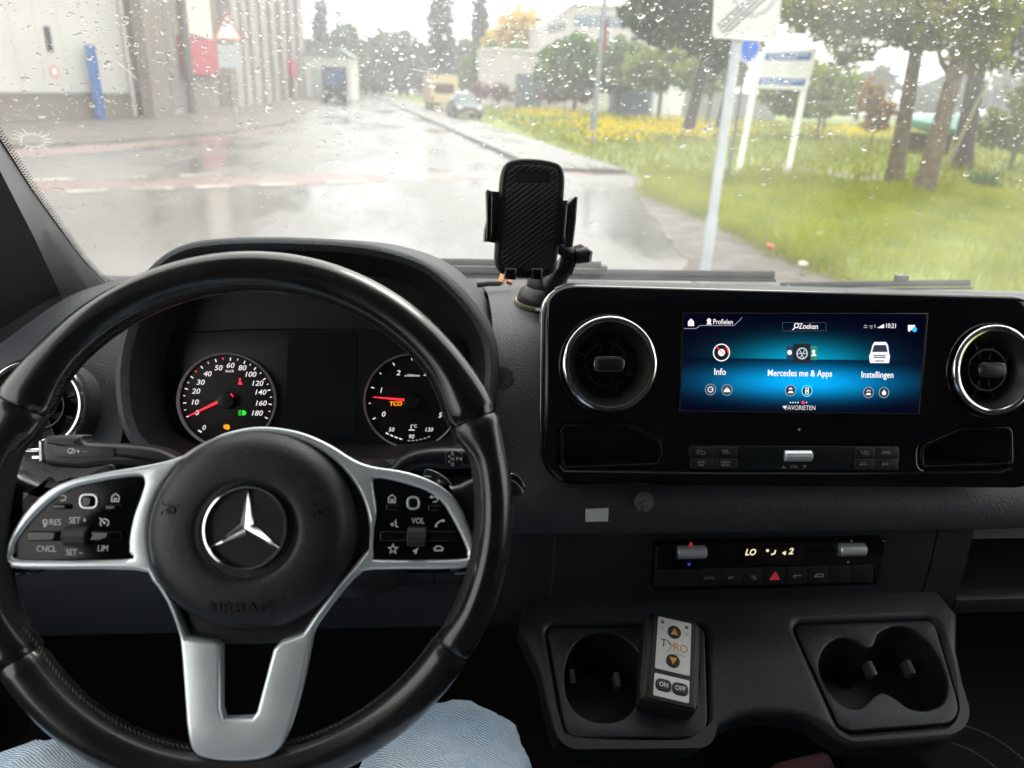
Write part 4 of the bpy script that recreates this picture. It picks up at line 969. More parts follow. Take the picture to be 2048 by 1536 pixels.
flats('message_icon', [S2([(1816, 650), (1830, 650), (1830, 660), (1822, 660), (1818, 664), (1816, 660)])], SW, E_S, scr, .00005); flats('message_badge', [circ(*CO.p(1829, 659, SW), .0026, n=12)], SW+.0001, emis('screen_blue', (.02, .5, 1), .4), scr, .00005)
def sc_ring(px, py, r0, r1, m, name='icon_ring'): c = CO.p(px, py, SW); return slab(name, [circ(*c, r1, n=36), circ(*c, r0, n=36)], SW-.0002, SW+.0001, 0, m, scr)
sc_ring(1443, 705, .0078, .0088, E_S, 'gauge_icon'); flats('gauge_face', [circ(*CO.p(1443, 705, SW), .0077, n=28)], SW-.00005, emis('screen_black', (.02, .02, .02), .05), scr, .00004)
flats('gauge_hub', [circ(*CO.p(1443, 705, SW), .0036, n=18)], SW+.0001, E_S, scr, .00005); strokes('gauge_needle', [S2([(1432, 693), (1448, 708)])], .0009, SW+.0002, E_R, scr, .00005)
cg = CO.p(1443, 705, SW); strokes('gauge_redline', [[(cg[0]+.0068*math.cos(R(a)), cg[1]+.0068*math.sin(R(a))) for a in range(0, 56, 11)]], .0014, SW+.0001, E_R, scr, .00005)
flats('app_card', [rounded(S2([(1573, 692), (1592, 692), (1592, 720), (1573, 720)]), .0012)], SW+.00005, emis('card_blue', (.01, .05, .14), .3), scr, .00004)
flats('app_card', [rounded(S2([(1616, 692), (1635, 692), (1635, 720), (1616, 720)]), .0012)], SW+.00005, emis('card_green', (.02, .3, .22), .3), scr, .00004)
flats('app_card', [rounded(S2([(1586, 687), (1621, 687), (1621, 726), (1586, 726)]), .0022)], SW+.0001, emis('card_black', (.008, .01, .014), .4), scr, .00005)
sc_ring(1604, 707, .0048, .0060, emis('globe_grey', (.55, .65, .75), .35), 'globe_icon').location.z = .0003
cg = CO.p(1604, 707, SW); strokes('globe_lines', [[(cg[0]-.0052, cg[1]), (cg[0]+.0052, cg[1])], [(cg[0]-.003, cg[1]+.004), (cg[0]+.002, cg[1]-.0048)], [(cg[0]+.003, cg[1]+.004), (cg[0]-.002, cg[1]-.0048)]], .0009, SW+.0002, emis('globe_grey', (.55, .65, .75), .35), scr, .00005)
flats('app_glyph', [circ(*CO.p(1579, 705, SW), .0026, n=8), circ(*CO.p(1627, 703, SW), .0018, n=10), S2([(1622, 712), (1625, 707), (1630, 707), (1633, 712)])], SW+.00012, E_S, scr, .00004)
flats('van_icon_body', [S2([(1745, 690), (1749, 684), (1772, 684), (1776, 690), (1778, 706), (1780, 712), (1778, 726), (1740, 726), (1738, 712), (1741, 706)])], SW, emis('van_white', (.86, .85, .95), .42), scr, .00005)
flats('van_icon_glass', [S2([(1744, 704), (1748, 690), (1772, 690), (1775, 704)])], SW+.0001, emis('van_glass', (.04, .05, .1), .2), scr, .00005)
strokes('van_icon_grille', [S2([(1747, 711), (1771, 711)]), S2([(1747, 715), (1771, 715)]), S2([(1750, 722), (1768, 722)])], .0011, SW+.0001, emis('van_grille', (.1, .1, .14), .2), scr, .00005)
for px, py, hi in [(1421, 779, 0), (1454, 780, 0), (1581, 781, 0), (1614, 782, 1), (1737, 785, 0), (1768, 785, 0)]:
    sc_ring(px, py, .0050, .0057, E_S2 if not hi else emis('ring_cyan', (.1, .75, 1), .55), 'shortcut_ring')
    flats('shortcut_disc', [circ(*CO.p(px, py, SW), .0049, n=24)], SW-.00004, emis('disc_dark', (.01, .03, .06), .3), scr, .00004)
def ic_(px, py, polys, lines=()):
    c = CO.p(px, py, SW); k = .0052
    if polys: flats('shortcut_icon', [[(c[0]+x*k, c[1]+y*k) for x, y in pl] for pl in polys], SW+.00006, E_S, scr, .00004)
    if lines: strokes('shortcut_icon', [[(c[0]+x*k, c[1]+y*k) for x, y in pl] for pl in lines], .0008, SW+.00006, E_S, scr, .00004)
ic_(1421, 779, [[(-.1, 0), (.5, .1), (.5, -.1)]], [[(.5*math.cos(R(a)), .5*math.sin(R(a))) for a in range(0, 361, 30)]])
ic_(1454, 780, [[(-.6, -.4), (-.6, 0), (-.3, .1), (0, .1), (.3, .1), (.6, 0), (.6, -.4)]], [[(-.3, .1), (-.3, .4)], [(0, .1), (0, .6)], [(.3, .1), (.3, .35)]])
ic_(1581, 781, [[(-.6, -.5), (-.2, -.1), (.4, -.1), (.6, -.5)]], [[(-.4, .3), (.4, .3)], [(-.2, .5), (.2, .5)]])
ic_(1614, 782, [], [[(-.3, -.6), (.3, -.6), (.3, .6), (-.3, .6), (-.3, -.6)], [(.1, .3), (-.1, 0), (.1, 0), (-.1, -.3)]])
ic_(1737, 785, [[(-.5, -.5), (-.4, -.1), (.4, -.1), (.5, -.5)]], [[(-.4, .25), (0, .45), (.4, .25)]])
ic_(1768, 785, [[(.45*math.cos(R(a)), -.1+.45*math.sin(R(a))) for a in range(0, 360, 30)]], [[(0, .3), (0, .6)]])
flats('page_dots', [circ(*CO.p(1581+k*5, 805, SW), .0007, n=8) for k in range(4)]+[circ(*CO.p(1613, 805, SW), .0007, n=8)], SW, E_S, scr, .00004); flats('page_dot_active', [circ(*CO.p(1606, 805, SW), .0017, n=10)], SW, E_R, scr, .00004)
flats('favourites_arrow', [S2([(1565, 812), (1573, 812), (1569, 818)])], SW, emis('screen_pink', (1, .78, .78), .42), scr, .00005)
# key strip with roller
ks = rounded(CO.pts([(1376, 891), (1797, 893), (1795, 940), (1378, 938)]), .003)
slab('key_strip', [ks], .0002, .0012, .0004, mat('key_base', (.005, .009, .011), .3), con)
M_KEY = mat('key_black', (.010, .011, .013), .42)
keys = [(1379, 894, 1426, 914), (1429, 894, 1473, 914), (1379, 917, 1426, 937), (1429, 917, 1473, 937), (1707, 895, 1748, 915), (1751, 895, 1794, 915), (1706, 918, 1747, 938), (1750, 918, 1792, 938)]
for i, (a, b_, c, d) in enumerate(keys):
    k = slab('key', [rounded(CO.pts([(a, b_), (c, b_), (c, d), (a, d)]), .0008)], .0013, .0026, .0005, M_KEY, con)
    cx_, cy_ = CO.p((a+c)/2, (b_+d)/2, .0026); tx = {1: 'TEL', 2: 'NAVI', 3: 'RADIO'}.get(i)
    M_KP = mat('key_print', (.30, .30, .31), .5)
    if tx:
        if i > 1:
            text('key_text', tx, .0036, (cx_, cy_+.0014), .00262, M_KP, k, sx=.9); text('key_text', 'MAP' if i == 2 else 'MEDIA', .0036, (cx_, cy_-.0018), .00262, M_KP, k, sx=.9)
        else: text('key_text', tx, .0052, (cx_, cy_), .00262, M_KP, k)
    else:
        s = .003
        ics = {0: [[(-2, -1), (-2, 1), (0, 1), (0, .2)], [(-.6, -1), (2, -1), (1.6, .2), (.2, .2), (-.6, -1)], [(-1.4, -.4), (-1.4, .5), (-.8, .5)]],
               4: [[(-2, .6), (-1, .8), (-.6, -.6)], [(0, -1), (.6, 1)], [(1, -1), (1, 0), (1.6, .7), (2.2, 0), (2.2, -1), (1, -1)]],
               5: [[(-2.2, -.4), (-1.4, .8), (-.4, .6), (-.8, -.5), (-2.2, -.4)], [(.1, -1), (.6, 1)], [(1.6+.6*math.cos(R(q)), -.1+.6*math.sin(R(q))) for q in range(120, 421, 40)], [(1.6, .2), (1.6, 1)]],
               6: [[(-1.6, -.8), (-1.6, -.1), (-1, 0), (-.7, .8), (.7, .8), (1, 0), (1.6, -.1), (1.6, -.8)], [(-1.2, -.3), (1.2, -.3)]],
               7: [[(-.3, 0), (-1.4, .6), (-1.4, -.6), (-.3, 0)], [(.4, .6), (1.5, 0), (.4, -.6), (.4, .6)]]}[i]
        strokes('key_icon', [[(cx_+x*s*.7, cy_+y*s*.7) for x, y in pl] for pl in ics], .0005, .0026, M_KP, k, .0001)
def roller(fr, par, pxa, pxb, pya, pyb, w0, r, m=M_SATIN, ribs=0):
    u0, v0 = fr.p(pxa, (pya+pyb)/2, w0); u1, v1 = fr.p(pxb, (pya+pyb)/2, w0); vm = (v0+v1)/2
    n = 24; prof = [(u0, r*.9), (u0+.0008, r), (u1-.0008, r), (u1, r*.9)]
    vs = []; fs = []
    for x, q in prof:
        for k in range(n):
            a = 2*math.pi*k/n; rr_ = q*(1-.06*(k % 2)) if ribs else q
            vs.append((x, vm+rr_*math.cos(a), w0+rr_*math.sin(a)))
    for i in range(3):
        for k in range(n): fs.append((i*n+k, i*n+(k+1) % n, (i+1)*n+(k+1) % n, (i+1)*n+k))
    fs += [tuple(range(n)), tuple(range(3*n, 4*n))[::-1]]
    return from_data('roller', vs, fs, m, par, 30)
roller(CO, con, 1567, 1621, 901, 922, .0, .0062, ribs=1)
text('key_text', 'VOL', .0046, CO.p(1587, 933), .0013, MATS['key_print'], con)
flats('volume_arrows', [CO.pts([(1562, 936), (1570, 936), (1566, 930)]), CO.pts([(1604, 930), (1612, 930), (1608, 936)])], .0013, MATS['key_print'], con, .0001)
flats('sensor_dot', [circ(*CO.p(1598, 859), .0012, n=10)], .0002, M_PRINTD, con)

# ------------------------------------------------------------------ climate unit
CM = tilted(at_y(1540, 1125, .652), R(8))
clm = thing('climate_panel', 'black climate control strip below the console', 'control panel', CM)
slab('bezel', [rounded(CM.pts([(1308, 1084), (1768, 1074), (1752, 1166), (1304, 1180)]), .006)], -.010, .006, .003, M_GLOSS, clm)
dsp = slab('display', [rounded(CM.pts([(1470, 1090), (1610, 1088), (1606, 1122), (1470, 1125)], .006), .002)], .0058, .0065, .0002, mat('lcd_black', (.004, .004, .004), .12), clm)
E_L = emis('lcd_cream', (1, .86, .55), .34)
text('display_text', 'LO', .0105, CM.p(1501, 1105, .0066), .0066, E_L, dsp, shear=.15, bold=.00025, sx=.9)
text('display_text', '2', .0105, CM.p(1582, 1103, .0066), .0066, E_L, dsp, shear=.15, bold=.0003)
flats('fan_icon', [circ(*CM.p(1567, 1106, .0066), .0014, n=6), circ(CM.p(1567, 1106, .0066)[0]+.0018, CM.p(1567, 1106, .0066)[1]+.0012, .0012, n=6), circ(CM.p(1567, 1106, .0066)[0]+.0018, CM.p(1567, 1106, .0066)[1]-.0012, .0012, n=6)], .0066, E_L, dsp)
flats('airflow_icon', [circ(*CM.p(1535, 1101, .0066), .0018, n=8)], .0066, E_L, dsp); strokes('seat_icon', [CM.pts([(1542, 1109), (1549, 1107), (1551, 1100)], .0066)], .0016, .0066, E_L, dsp)
for i, (a, c, y) in enumerate([(1354, 1410, 1104), (1677, 1728, 1099)]):
    roller(CM, clm, a, c, y-8, y+8, .007, .0075)
    x = (a+c)/2
    slab('roller_lip', [rounded(CM.pts([(a, y+6), (c, y+6), (c, y+12), (a, y+12)], .0125), .001)], .008, .0135, .0008, M_CHROME, clm)
flats('warm_arrow', [CM.pts([(1377, 1090), (1386, 1090), (1382, 1083)], .006)], .0061, emis('arrow_red', (.9, .02, .05), .2), clm)
flats('cold_arrow', [CM.pts([(1374, 1126), (1382, 1126), (1378, 1132)], .006)], .0061, emis('arrow_blue', (.03, .1, .8), .2), clm)
flats('fan_mark', [circ(*CM.p(1703, 1082, .006), .0013, n=8), circ(*CM.p(1696, 1124, .006), .0012, n=8)], .0061, M_PRINTD, clm)
M_CK = mat('climate_key', (.008, .0095, .011), .45)
for k in range(10):
    a = 1310+k*43.8; b_ = a+42; s_ = -.022
    ky = slab('key', [rounded(CM.pts([(a, 1140+s_*(a-1310)), (b_, 1140+s_*(b_-1310)), (b_-1, 1174+s_*(b_-1310)), (a-1, 1174+s_*(a-1310))], .008), .0012)], .0062, .0085, .0008, M_CK, clm)
    c = CM.p((a+b_)/2, 1159+s_*((a+b_)/2-1310), .0086)
    if k == 2: text('key_text', 'AUTO', .0042, c, .00855, M_PRINTD, ky)
    if k == 3: text('key_text', 'A/C', .0042, c, .00855, M_PRINTD, ky)
    if k == 4: strokes('key_icon', [[(c[0]-.003, c[1]+.002), (c[0], c[1]+.001), (c[0]+.001, c[1]-.0025), (c[0]+.004, c[1]-.002)], [(c[0]+.002, c[1]+.002), (c[0]+.003, c[1]-.001)]], .0007, .00855, M_PRINTD, ky)
    if k == 5: strokes('hazard_triangle', [[(c[0]-.0052, c[1]-.003), (c[0]+.0052, c[1]-.003), (c[0], c[1]+.006), (c[0]-.0052, c[1]-.003)], [(c[0]-.0022, c[1]-.0012), (c[0]+.0022, c[1]-.0012), (c[0], c[1]+.0025), (c[0]-.0022, c[1]-.0012)]], .0014, .00855, emis('hazard_red', (.8, .05, .08), .12), ky)
    if k == 6: strokes('key_icon', [[(c[0]-.005, c[1]), (c[0]-.003, c[1]+.0015), (c[0]+.001, c[1]+.001), (c[0]+.005, c[1]+.001)], [(c[0]-.004, c[1]-.001), (c[0]-.001, c[1]-.001)]], .0008, .00855, M_PRINTD, ky)
    if k == 7: strokes('key_icon', [[(c[0]-.005, c[1]-.001), (c[0]-.003, c[1]+.002), (c[0]+.005, c[1]+.002), (c[0]+.005, c[1]-.001), (c[0]-.005, c[1]-.001)], [(c[0]-.002, c[1]+.002), (c[0]-.002, c[1])]], .0008, .00855, M_PRINTD, ky)
# ------------------------------------------------------------------ cup holder tray
TT = R(24)
TR = Frame(at_y(1480, 1235, .632), (1, 0, 0), (0, math.cos(TT), math.sin(TT)))
tray = thing('cup_holder_tray', 'dark grey tray with oval cup holders below the dashboard', 'tray', TR)
M_TRAY = mat('tray_plastic', (.0092, .0122, .0165), .46, dust=.3, bump=.3, bscale=650., vary=.06)
def ov(cx, cy, rx, ry, n=40): return TR.pts([(cx+rx*math.cos(2*math.pi*k/n), cy-ry*math.sin(2*math.pi*k/n)) for k in range(n)])
holeL = TR.pts(spline([(1130, 1370), (1134, 1320), (1160, 1278), (1205, 1264), (1250, 1276), (1283, 1310), (1300, 1318), (1330, 1290), (1372, 1295), (1395, 1330), (1395, 1375), (1375, 1412), (1335, 1424), (1300, 1410), (1278, 1405), (1250, 1435), (1205, 1444), (1165, 1432), (1140, 1405)], 3))
holeR = TR.pts(spline([(1638, 1335), (1650, 1295), (1680, 1275), (1712, 1282), (1733, 1295), (1748, 1290), (1757, 1268), (1785, 1253), (1820, 1256), (1860, 1285), (1885, 1325), (1897, 1370), (1888, 1405), (1855, 1420), (1818, 1415), (1790, 1395), (1765, 1384), (1745, 1395), (1722, 1415), (1690, 1412), (1660, 1385)], 3))
outl = TR.pts([(1060, 1232), (1480, 1229), (1896, 1220), (1918, 1300), (1936, 1405), (1935, 1440), (1912, 1474), (1860, 1484), (1720, 1494), (1688, 1484), (1652, 1460), (1610, 1437), (1560, 1430), (1500, 1431), (1455, 1446), (1420, 1474), (1390, 1494), (1340, 1500), (1180, 1497), (1130, 1487), (1108, 1462), (1080, 1340)])
far = [(x, y) for x, y in outl]
outl = [(x, y+(.03 if i < 3 else 0)) for i, (x, y) in enumerate(outl)]
insL = rounded(TR.pts([(1094, 1252), (1410, 1252), (1416, 1440), (1408, 1474), (1145, 1476), (1130, 1460)]), .012, 6)
insR = rounded(TR.pts([(1588, 1248), (1868, 1238), (1922, 1420), (1905, 1446), (1700, 1462), (1680, 1450)]), .012, 6)
if area2(insL) < 0: insL = insL[::-1]
if area2(insR) < 0: insR = insR[::-1]
slab('body', [spline(outl, 2), offset(insL, -.0012), offset(insR, -.0012)], -.034, 0, .009, M_TRAY, tray, seg=5)
for ins, hole in ((insL, holeL), (insR, holeR)):
    i_ = slab('insert', [ins, hole], -.006, -.0008, .0022, M_TRAY, tray, seg=3)
    h = hole if area2(hole) > 0 else hole[::-1]; hi = offset(h, -.0015)
    nn = len(hi); dn = Vector((0, -math.sin(TT), -math.cos(TT)))*.075
    vs = [(x, y, -.0055) for x, y in hi]+[(x*.96+.04*sum(p[0] for p in hi)/nn, y-.02, -.072) for x, y in hi]
    from_data('well', vs, [(k, (k+1) % nn, nn+(k+1) % nn, nn+k) for k in range(nn)]+[tuple(range(nn, 2*nn))], mat('well_black', (.007, .007, .009), .45), i_)
for px, py in ((1145, 1352), (1235, 1358), (1745, 1335), (1822, 1332)):
    c = TR.p(px, py, -.02); box('grip_tab', (c[0]-.003, c[1]-.008, -.036), (c[0]+.003, c[1]+.008, -.02), mat('tab_grey', (.05, .05, .055), .4), tray, .001)
# red cloth hanging below the tray, seat edge in the passenger foot space
p = at_y(1600, 1545, .50)
vs, fs = sweep([p+Vector((-.06, 0, -.03)), p+Vector((-.02, 0, 0)), p+Vector((.03, .01, .0)), p+Vector((.06, .02, -.04))], [.004, .010, .010, .004], 10)
tag(from_data('red_cloth', vs, fs, mat('red_cloth', (.03, .002, .004), .8, bump=.3, bscale=300., bkind='noise')), 'dark red cloth just visible under the cup holder tray', 'cloth')

# ------------------------------------------------------------------ remote control on the tray
RC_ = [TR.p(x, y, .026) for x, y in ((1301, 1221), (1409, 1248), (1386, 1420), (1272, 1396))]
a, b_, c, d = [Vector(q) for q in RC_]
ctr = (a+b_+c+d)/4; ux = ((b_-a)+(c-d)).normalized(); uy = Vector((-ux.y, ux.x))
o3 = TR.o+TR.x*ctr.x+TR.y*ctr.y+TR.z*.026
RF = Frame(o3, TR.x*ux.x+TR.y*ux.y, TR.x*uy.x+TR.y*uy.y)
rem = thing('remote_control', 'black remote control with white faceplate lying on the left cup holder', 'remote control', RF)
hw, hh = ((b_-a).length+(c-d).length)/4, ((a-d).length+(b_-c).length)/4
M_RUB = mat('remote_black', (.012, .012, .012), .5, bump=.2, bscale=700.)
slab('body', [rect(-hw, -hh, hw, hh, .006, 5)], -.024, -.001, .005, M_RUB, rem, seg=4)
slab('face_frame', [rect(-hw+.008, -hh+.002, hw-.006, hh-.002, .003)], -.003, .0008, .0008, M_RUB, rem)
slab('side_grip', [rect(-hw-.001, -hh+.006, -hw+.006, hh-.004, .002)], -.02, -.0025, .002, M_RUB, rem); slab('side_grip', [rect(hw-.005, -hh+.006, hw+.001, hh-.004, .002)], -.02, -.0025, .002, M_RUB, rem)
M_FACE = mat('remote_white', (.72, .73, .72), .35, vary=.03, vscale=20.)
fx0, fx1 = -hw+.0125, hw-.0095
f1_ = slab('faceplate', [rect(fx0, -hh*.30, fx1, hh*.90, .0016)], .0008, .0016, .0003, M_FACE, rem); f2_ = slab('faceplate', [rect(fx0, -hh*.88, fx1, -hh*.40, .0016)], .0008, .0016, .0003, M_FACE, rem)
M_BTN = mat('button_rubber', (.018, .019, .019), .5); M_ORA = mat('arrow_orange', (.70, .33, .04), .5); M_INK = mat('ink_dark', (.04, .042, .045), .5); M_GOLD = mat('ink_gold', (.62, .30, .03), .5)
fm = (fx0+fx1)/2; br = .0072
for yy, s in ((hh*.60, 1), (-hh*.06, -1)):
    k = lathe('button', [(0, .0030), (br*.8, .0028), (br, .0022), (br, .0015)], (fm, yy), M_BTN, rem, 28)
    flats('arrow', [[(fm-.0040, yy-.0035*s), (fm+.0040, yy-.0035*s), (fm, yy+.0045*s)]], .0030, M_ORA, k, .0002)
ylog = hh*.27
text('logo_letters', 'T', .0125, (fm-.0105, ylog+.001), .0017, M_INK, f1_, sx=.9); text('logo_letters', 'RO', .0125, (fm+.0075, ylog-.0006), .0017, M_GOLD, f1_, sx=.9)
strokes('logo_letter', [[(fm-.0068, ylog+.005), (fm-.0025, ylog+.0005)]], .0012, .0017, M_INK, f1_, .0001); strokes('logo_letter', [[(fm+.002, ylog+.0045), (fm-.0065, ylog-.0075)]], .0012, .0017, M_GOLD, f1_, .0001)
text('logo_caption', 'REMOTES', .0026, (fm+.0075, ylog-.0078), .0017, mat('ink_pale', (.45, .45, .45), .5), f1_)
for sx in (-1, 1):
    lathe('led', [(0, .0022), (.0016, .002), (.0018, .0016)], (fm+sx*(fx1-fx0)*.36, hh*.78), mat('led_grey', (.10, .10, .10), .3), rem, 14)
strokes('led_mark', [[(fm-(fx1-fx0)*.36, hh*.66), (fm-(fx1-fx0)*.36, hh*.60)], [(fm-(fx1-fx0)*.36-.001, hh*.66), (fm-(fx1-fx0)*.36+.001, hh*.66)], [(fm+(fx1-fx0)*.36-.001, hh*.64), (fm+(fx1-fx0)*.36+.001, hh*.62), (fm+(fx1-fx0)*.36-.001, hh*.58)]], .0005, .0017, M_INK, f1_, .0001)
for sx, s in ((-1, 'ON'), (1, 'OFF')):
    cx = fm+sx*(fx1-fx0)*.235; cy = -hh*.63
    k = slab('button', [rect(cx-.0082, cy-.0062, cx+.0082, cy+.0062, .006, 6)], .0015, .0032, .001, M_BTN, rem); text('button_text', s, .0066, (cx, cy), .0033, mat('button_print', (.62, .63, .63), .5), k, bold=.00015, sx=.9)

# ------------------------------------------------------------------ stickers on the dashboard band
fbn = tilted(at_y(1194, 1029, .633), R(2))
slab_ = slab('white_label', [fbn.pts([(1171, 1018), (1217, 1016), (1216, 1042), (1171, 1043)])], -.0003, .0006, 0, mat('label_paper', (.86, .87, .87), .7, vary=.05, vscale=40.))
slab_.matrix_world = fbn.m(); tag(slab_, 'small blank white label stuck on the dashboard below the console', 'label')
def residue(px, py, rpx, y, t, lab, col, seed):
    fr = tilted(at_y(px, py, y), t); k = rpx*.75/FPX; rd = random.Random(seed); polys = []
    for _ in range(95):
        a = rd.uniform(0, 6.28); r_ = k*math.sqrt(rd.random()); s = k*rd.uniform(.05, .17); ph = rd.uniform(0, 6.28); cx, cy = r_*math.cos(a), r_*math.sin(a)
        polys.append([(cx+s*rd.uniform(.5, 1.3)*math.cos(ph+q*1.05), cy+s*rd.uniform(.4, 1.2)*math.sin(ph+q*1.05)) for q in range(6)])
    polys.insert(0, [(k*rd.uniform(.92, 1.08)*math.cos(q*.2618), k*rd.uniform(.92, 1.08)*math.sin(q*.2618)) for q in range(24)])
    bm = bmesh.new()
    for i, l in enumerate(polys):
        z = .0004+.00002*i; f = bm.faces.new([bm.verts.new((x, yy, z)) for x, yy in l])
    o = from_bm('glue_residue', bm, col); o.matrix_world = fr.m(); return tag(o, lab, 'residue')
M_GLUE = mat('glue_grey', (.17, .175, .18), .75, vary=.75, vscale=260.)
residue(1288, 1003, 20, .636, R(18), 'round flaky grey glue mark under the console', M_GLUE, 3)
residue(1004, 757, 24, .676, R(40), 'dark round glue patch on the dashboard between wheel and console', mat('glue_dark', (.026, .026, .027), .85, vary=.6, vscale=200., bump=.6, bscale=500.), 4)
# ------------------------------------------------------------------ steering wheel
WH = tilted(CAM+Vector((-.1333, .4615, -.2874)), R(29.7), -.034)
wheel_t = thing('steering_wheel', 'black leather steering wheel with silver three spoke trim', 'steering wheel', WH)
RC0 = .176
def ang(px, py): u, v = WH.p(px, py); return math.atan2(v, u)
def sect(th, n=20):
    d = math.degrees(th) % 360
    def bump(c, s): q = (d-c+180) % 360-180; return math.exp(-(q/s)**2)
    g = bump(25, 9)+bump(155, 9); g2 = 0
    dd = d if d <= 90 else (180-d if d <= 270 else d-360); slim = max(0., min(1., (19-dd)/6.))*max(0., min(1., (dd+34)/10.))
    rr = .0150+.0026*g+.0012*g2; ax = .0172+.0015*g2; inn = .0030*g-.0045*slim
    pts = []
    for k in range(n):
        a = 2*math.pi*k/n; x = rr*math.cos(a); 
        if math.cos(a) < 0: x -= inn*abs(math.cos(a))
        pts.append((x, ax*math.sin(a)))
    return pts
def rim_arc(name, a0, a1, m, n, squeeze=True):
    secs = []
    for i in range(n+1):
        t = i/n; th = a0+(a1-a0)*t
        e = min(t, 1-t)*abs(a1-a0)*RC0; k = 1-.10*math.exp(-e/.0016) if squeeze else 1
        secs.append([Vector(((RC0+x*k)*math.cos(th), (RC0+x*k)*math.sin(th), z*k)) for x, z in sect(th)])
    return loft(name, secs, m, wheel_t, closed=True, cap=True, ang=60)
s1 = ang(950, 840); s2 = ang(905, 1296); s3 = ang(58, 815); s4 = ang(45, 1318)
if s2 > 0: s2 -= 2*math.pi
if s4 < 0: s4 += 2*math.pi
if s3 < 0: s3 += 2*math.pi
gp = .0035
rim_arc('rim_top', s1+gp, s3-gp, M_LEATH, 90); rim_arc('rim_grip', s2+gp, s1-gp, M_LEATHR, 60); rim_arc('rim_grip', s3+gp, s4-gp, M_LEATHR, 60); rim_arc('rim_bottom', s4+gp, s2+2*math.pi-gp, M_LEATHR, 80)
tr_core = [Vector((RC0*math.cos(k/60*2*math.pi), RC0*math.sin(k/60*2*math.pi), 0)) for k in range(60)]
tube('rim_core', tr_core, .0135, M_VOID, wheel_t, 14, closed=True)
# stitches along the inner edge
vs = []; fs = []
for k in range(300):
    th = k/300*2*math.pi; s = sect(th, 40); x, z = s[19]; x2, z2 = s[18]
    def P3(t_, xx, zz): return Vector(((RC0+xx*1.02)*math.cos(t_), (RC0+xx*1.02)*math.sin(t_), zz*1.02))
    v_, f_ = sweep([P3(th, x, z), P3(th+.010, (x+x2)/2, (z+z2)/2+.0004), P3(th+.018, x2, z2)], .00042, 4); o = len(vs); vs += v_; fs += [tuple(q+o for q in f) for f in f_]
from_data('stitching', vs, fs, M_STITCH, wheel_t)
# silver trim
def wrow(py): return .002+.012*max(0, min(1, (py-1270)/190.))**1.2
def T(l): return [WH.p(x, y, wrow(y)) for x, y in l]
TO = [(8, 1112), (22, 1066), (60, 1010), (118, 967), (200, 946), (270, 934), (330, 922), (380, 903), (430, 873), (478, 858), (520, 853), (562, 856), (610, 867), (660, 890), (705, 918), (742, 932), (800, 941), (850, 956), (892, 980), (922, 1016), (945, 1072), (951, 1106), (940, 1128), (912, 1138), (745, 1140), (716, 1152), (690, 1178), (645, 1236), (627, 1266), (618, 1305), (602, 1380), (583, 1446), (562, 1494), (530, 1518), (470, 1525), (412, 1519), (386, 1504), (375, 1470), (368, 1390), (361, 1300), (354, 1262), (332, 1205), (302, 1162), (268, 1141), (42, 1139), (16, 1130)]
hubc = WH.p(490, 1056, .022)
HL = []
for k in range(0, 41):
    a = R(-8+196*k/40); HL.append((517+222*math.cos(a), 1070-203*math.sin(a)))
HB = list(HL)+[(304, 1130), (318, 1158), (346, 1205), (368, 1262), (440, 1284), (553, 1282), (610, 1262), (632, 1228), (672, 1172), (702, 1138), (724, 1112)]
# close the hub hole down into the slot between the lower spokes
HL += [(304, 1130), (318, 1158), (346, 1205), (366, 1255), (372, 1272), (430, 1284), (440, 1292), (440, 1420), (446, 1440), (503, 1438), (513, 1425), (546, 1300), (560, 1284), (604, 1268), (612, 1256), (632, 1226), (672, 1172), (702, 1138), (724, 1112)]
PL = [(26, 1102), (36, 1074), (82, 1020), (135, 981), (200, 963), (272, 953), (287, 962), (281, 990), (266, 1032), (257, 1076), (256, 1104), (248, 1119), (42, 1120)]
PR = [(746, 966), (758, 957), (800, 965), (850, 981), (882, 1003), (907, 1042), (930, 1090), (934, 1109), (918, 1119), (762, 1120), (747, 1112), (748, 1060), (753, 1020)]
sp_out = clean(spline(T(TO), 3)); padL = clean(spline(T(PL), 4)); padR = clean(spline(T(PR), 4)); hub = clean(T(HL), 1e-4)
trim = slab('spoke_trim', [sp_out, padL, padR, hub], -.010, 0, .0027, M_SATIN, wheel_t, seg=4, ang=60)
def vmap(v):    # same height rule as wrow, from the local v coordinate
    v0, v1 = WH.p(490, 1270, .002)[1], WH.p(490, 1460, .014)[1]
    return .002+.012*max(0, min(1, (v0-v)/(v0-v1)))**1.2
for v in trim.data.vertices: v.co.z += vmap(v.co.y)
bk = [p for p in circ(hubc[0]+.004, hubc[1]-.002, .083, n=48)]
hb = clean(WH.pts(HB, -.006), 1e-4); hb = hb if area2(hb) > 0 else hb[::-1]
slab('hub_backing', [offset(hb, -.002)], -.050, -.0055, .002, M_BLK, wheel_t)
# dark lower cheeks between airbag and legs
chk = None
if 0: chk = slab('lower_cheek', [spline(T([(352, 1230), (420, 1272), (440, 1300), (440, 1420), (430, 1300), (368, 1290)]), 2)], -.004, 0, .001, M_BLK, wheel_t)
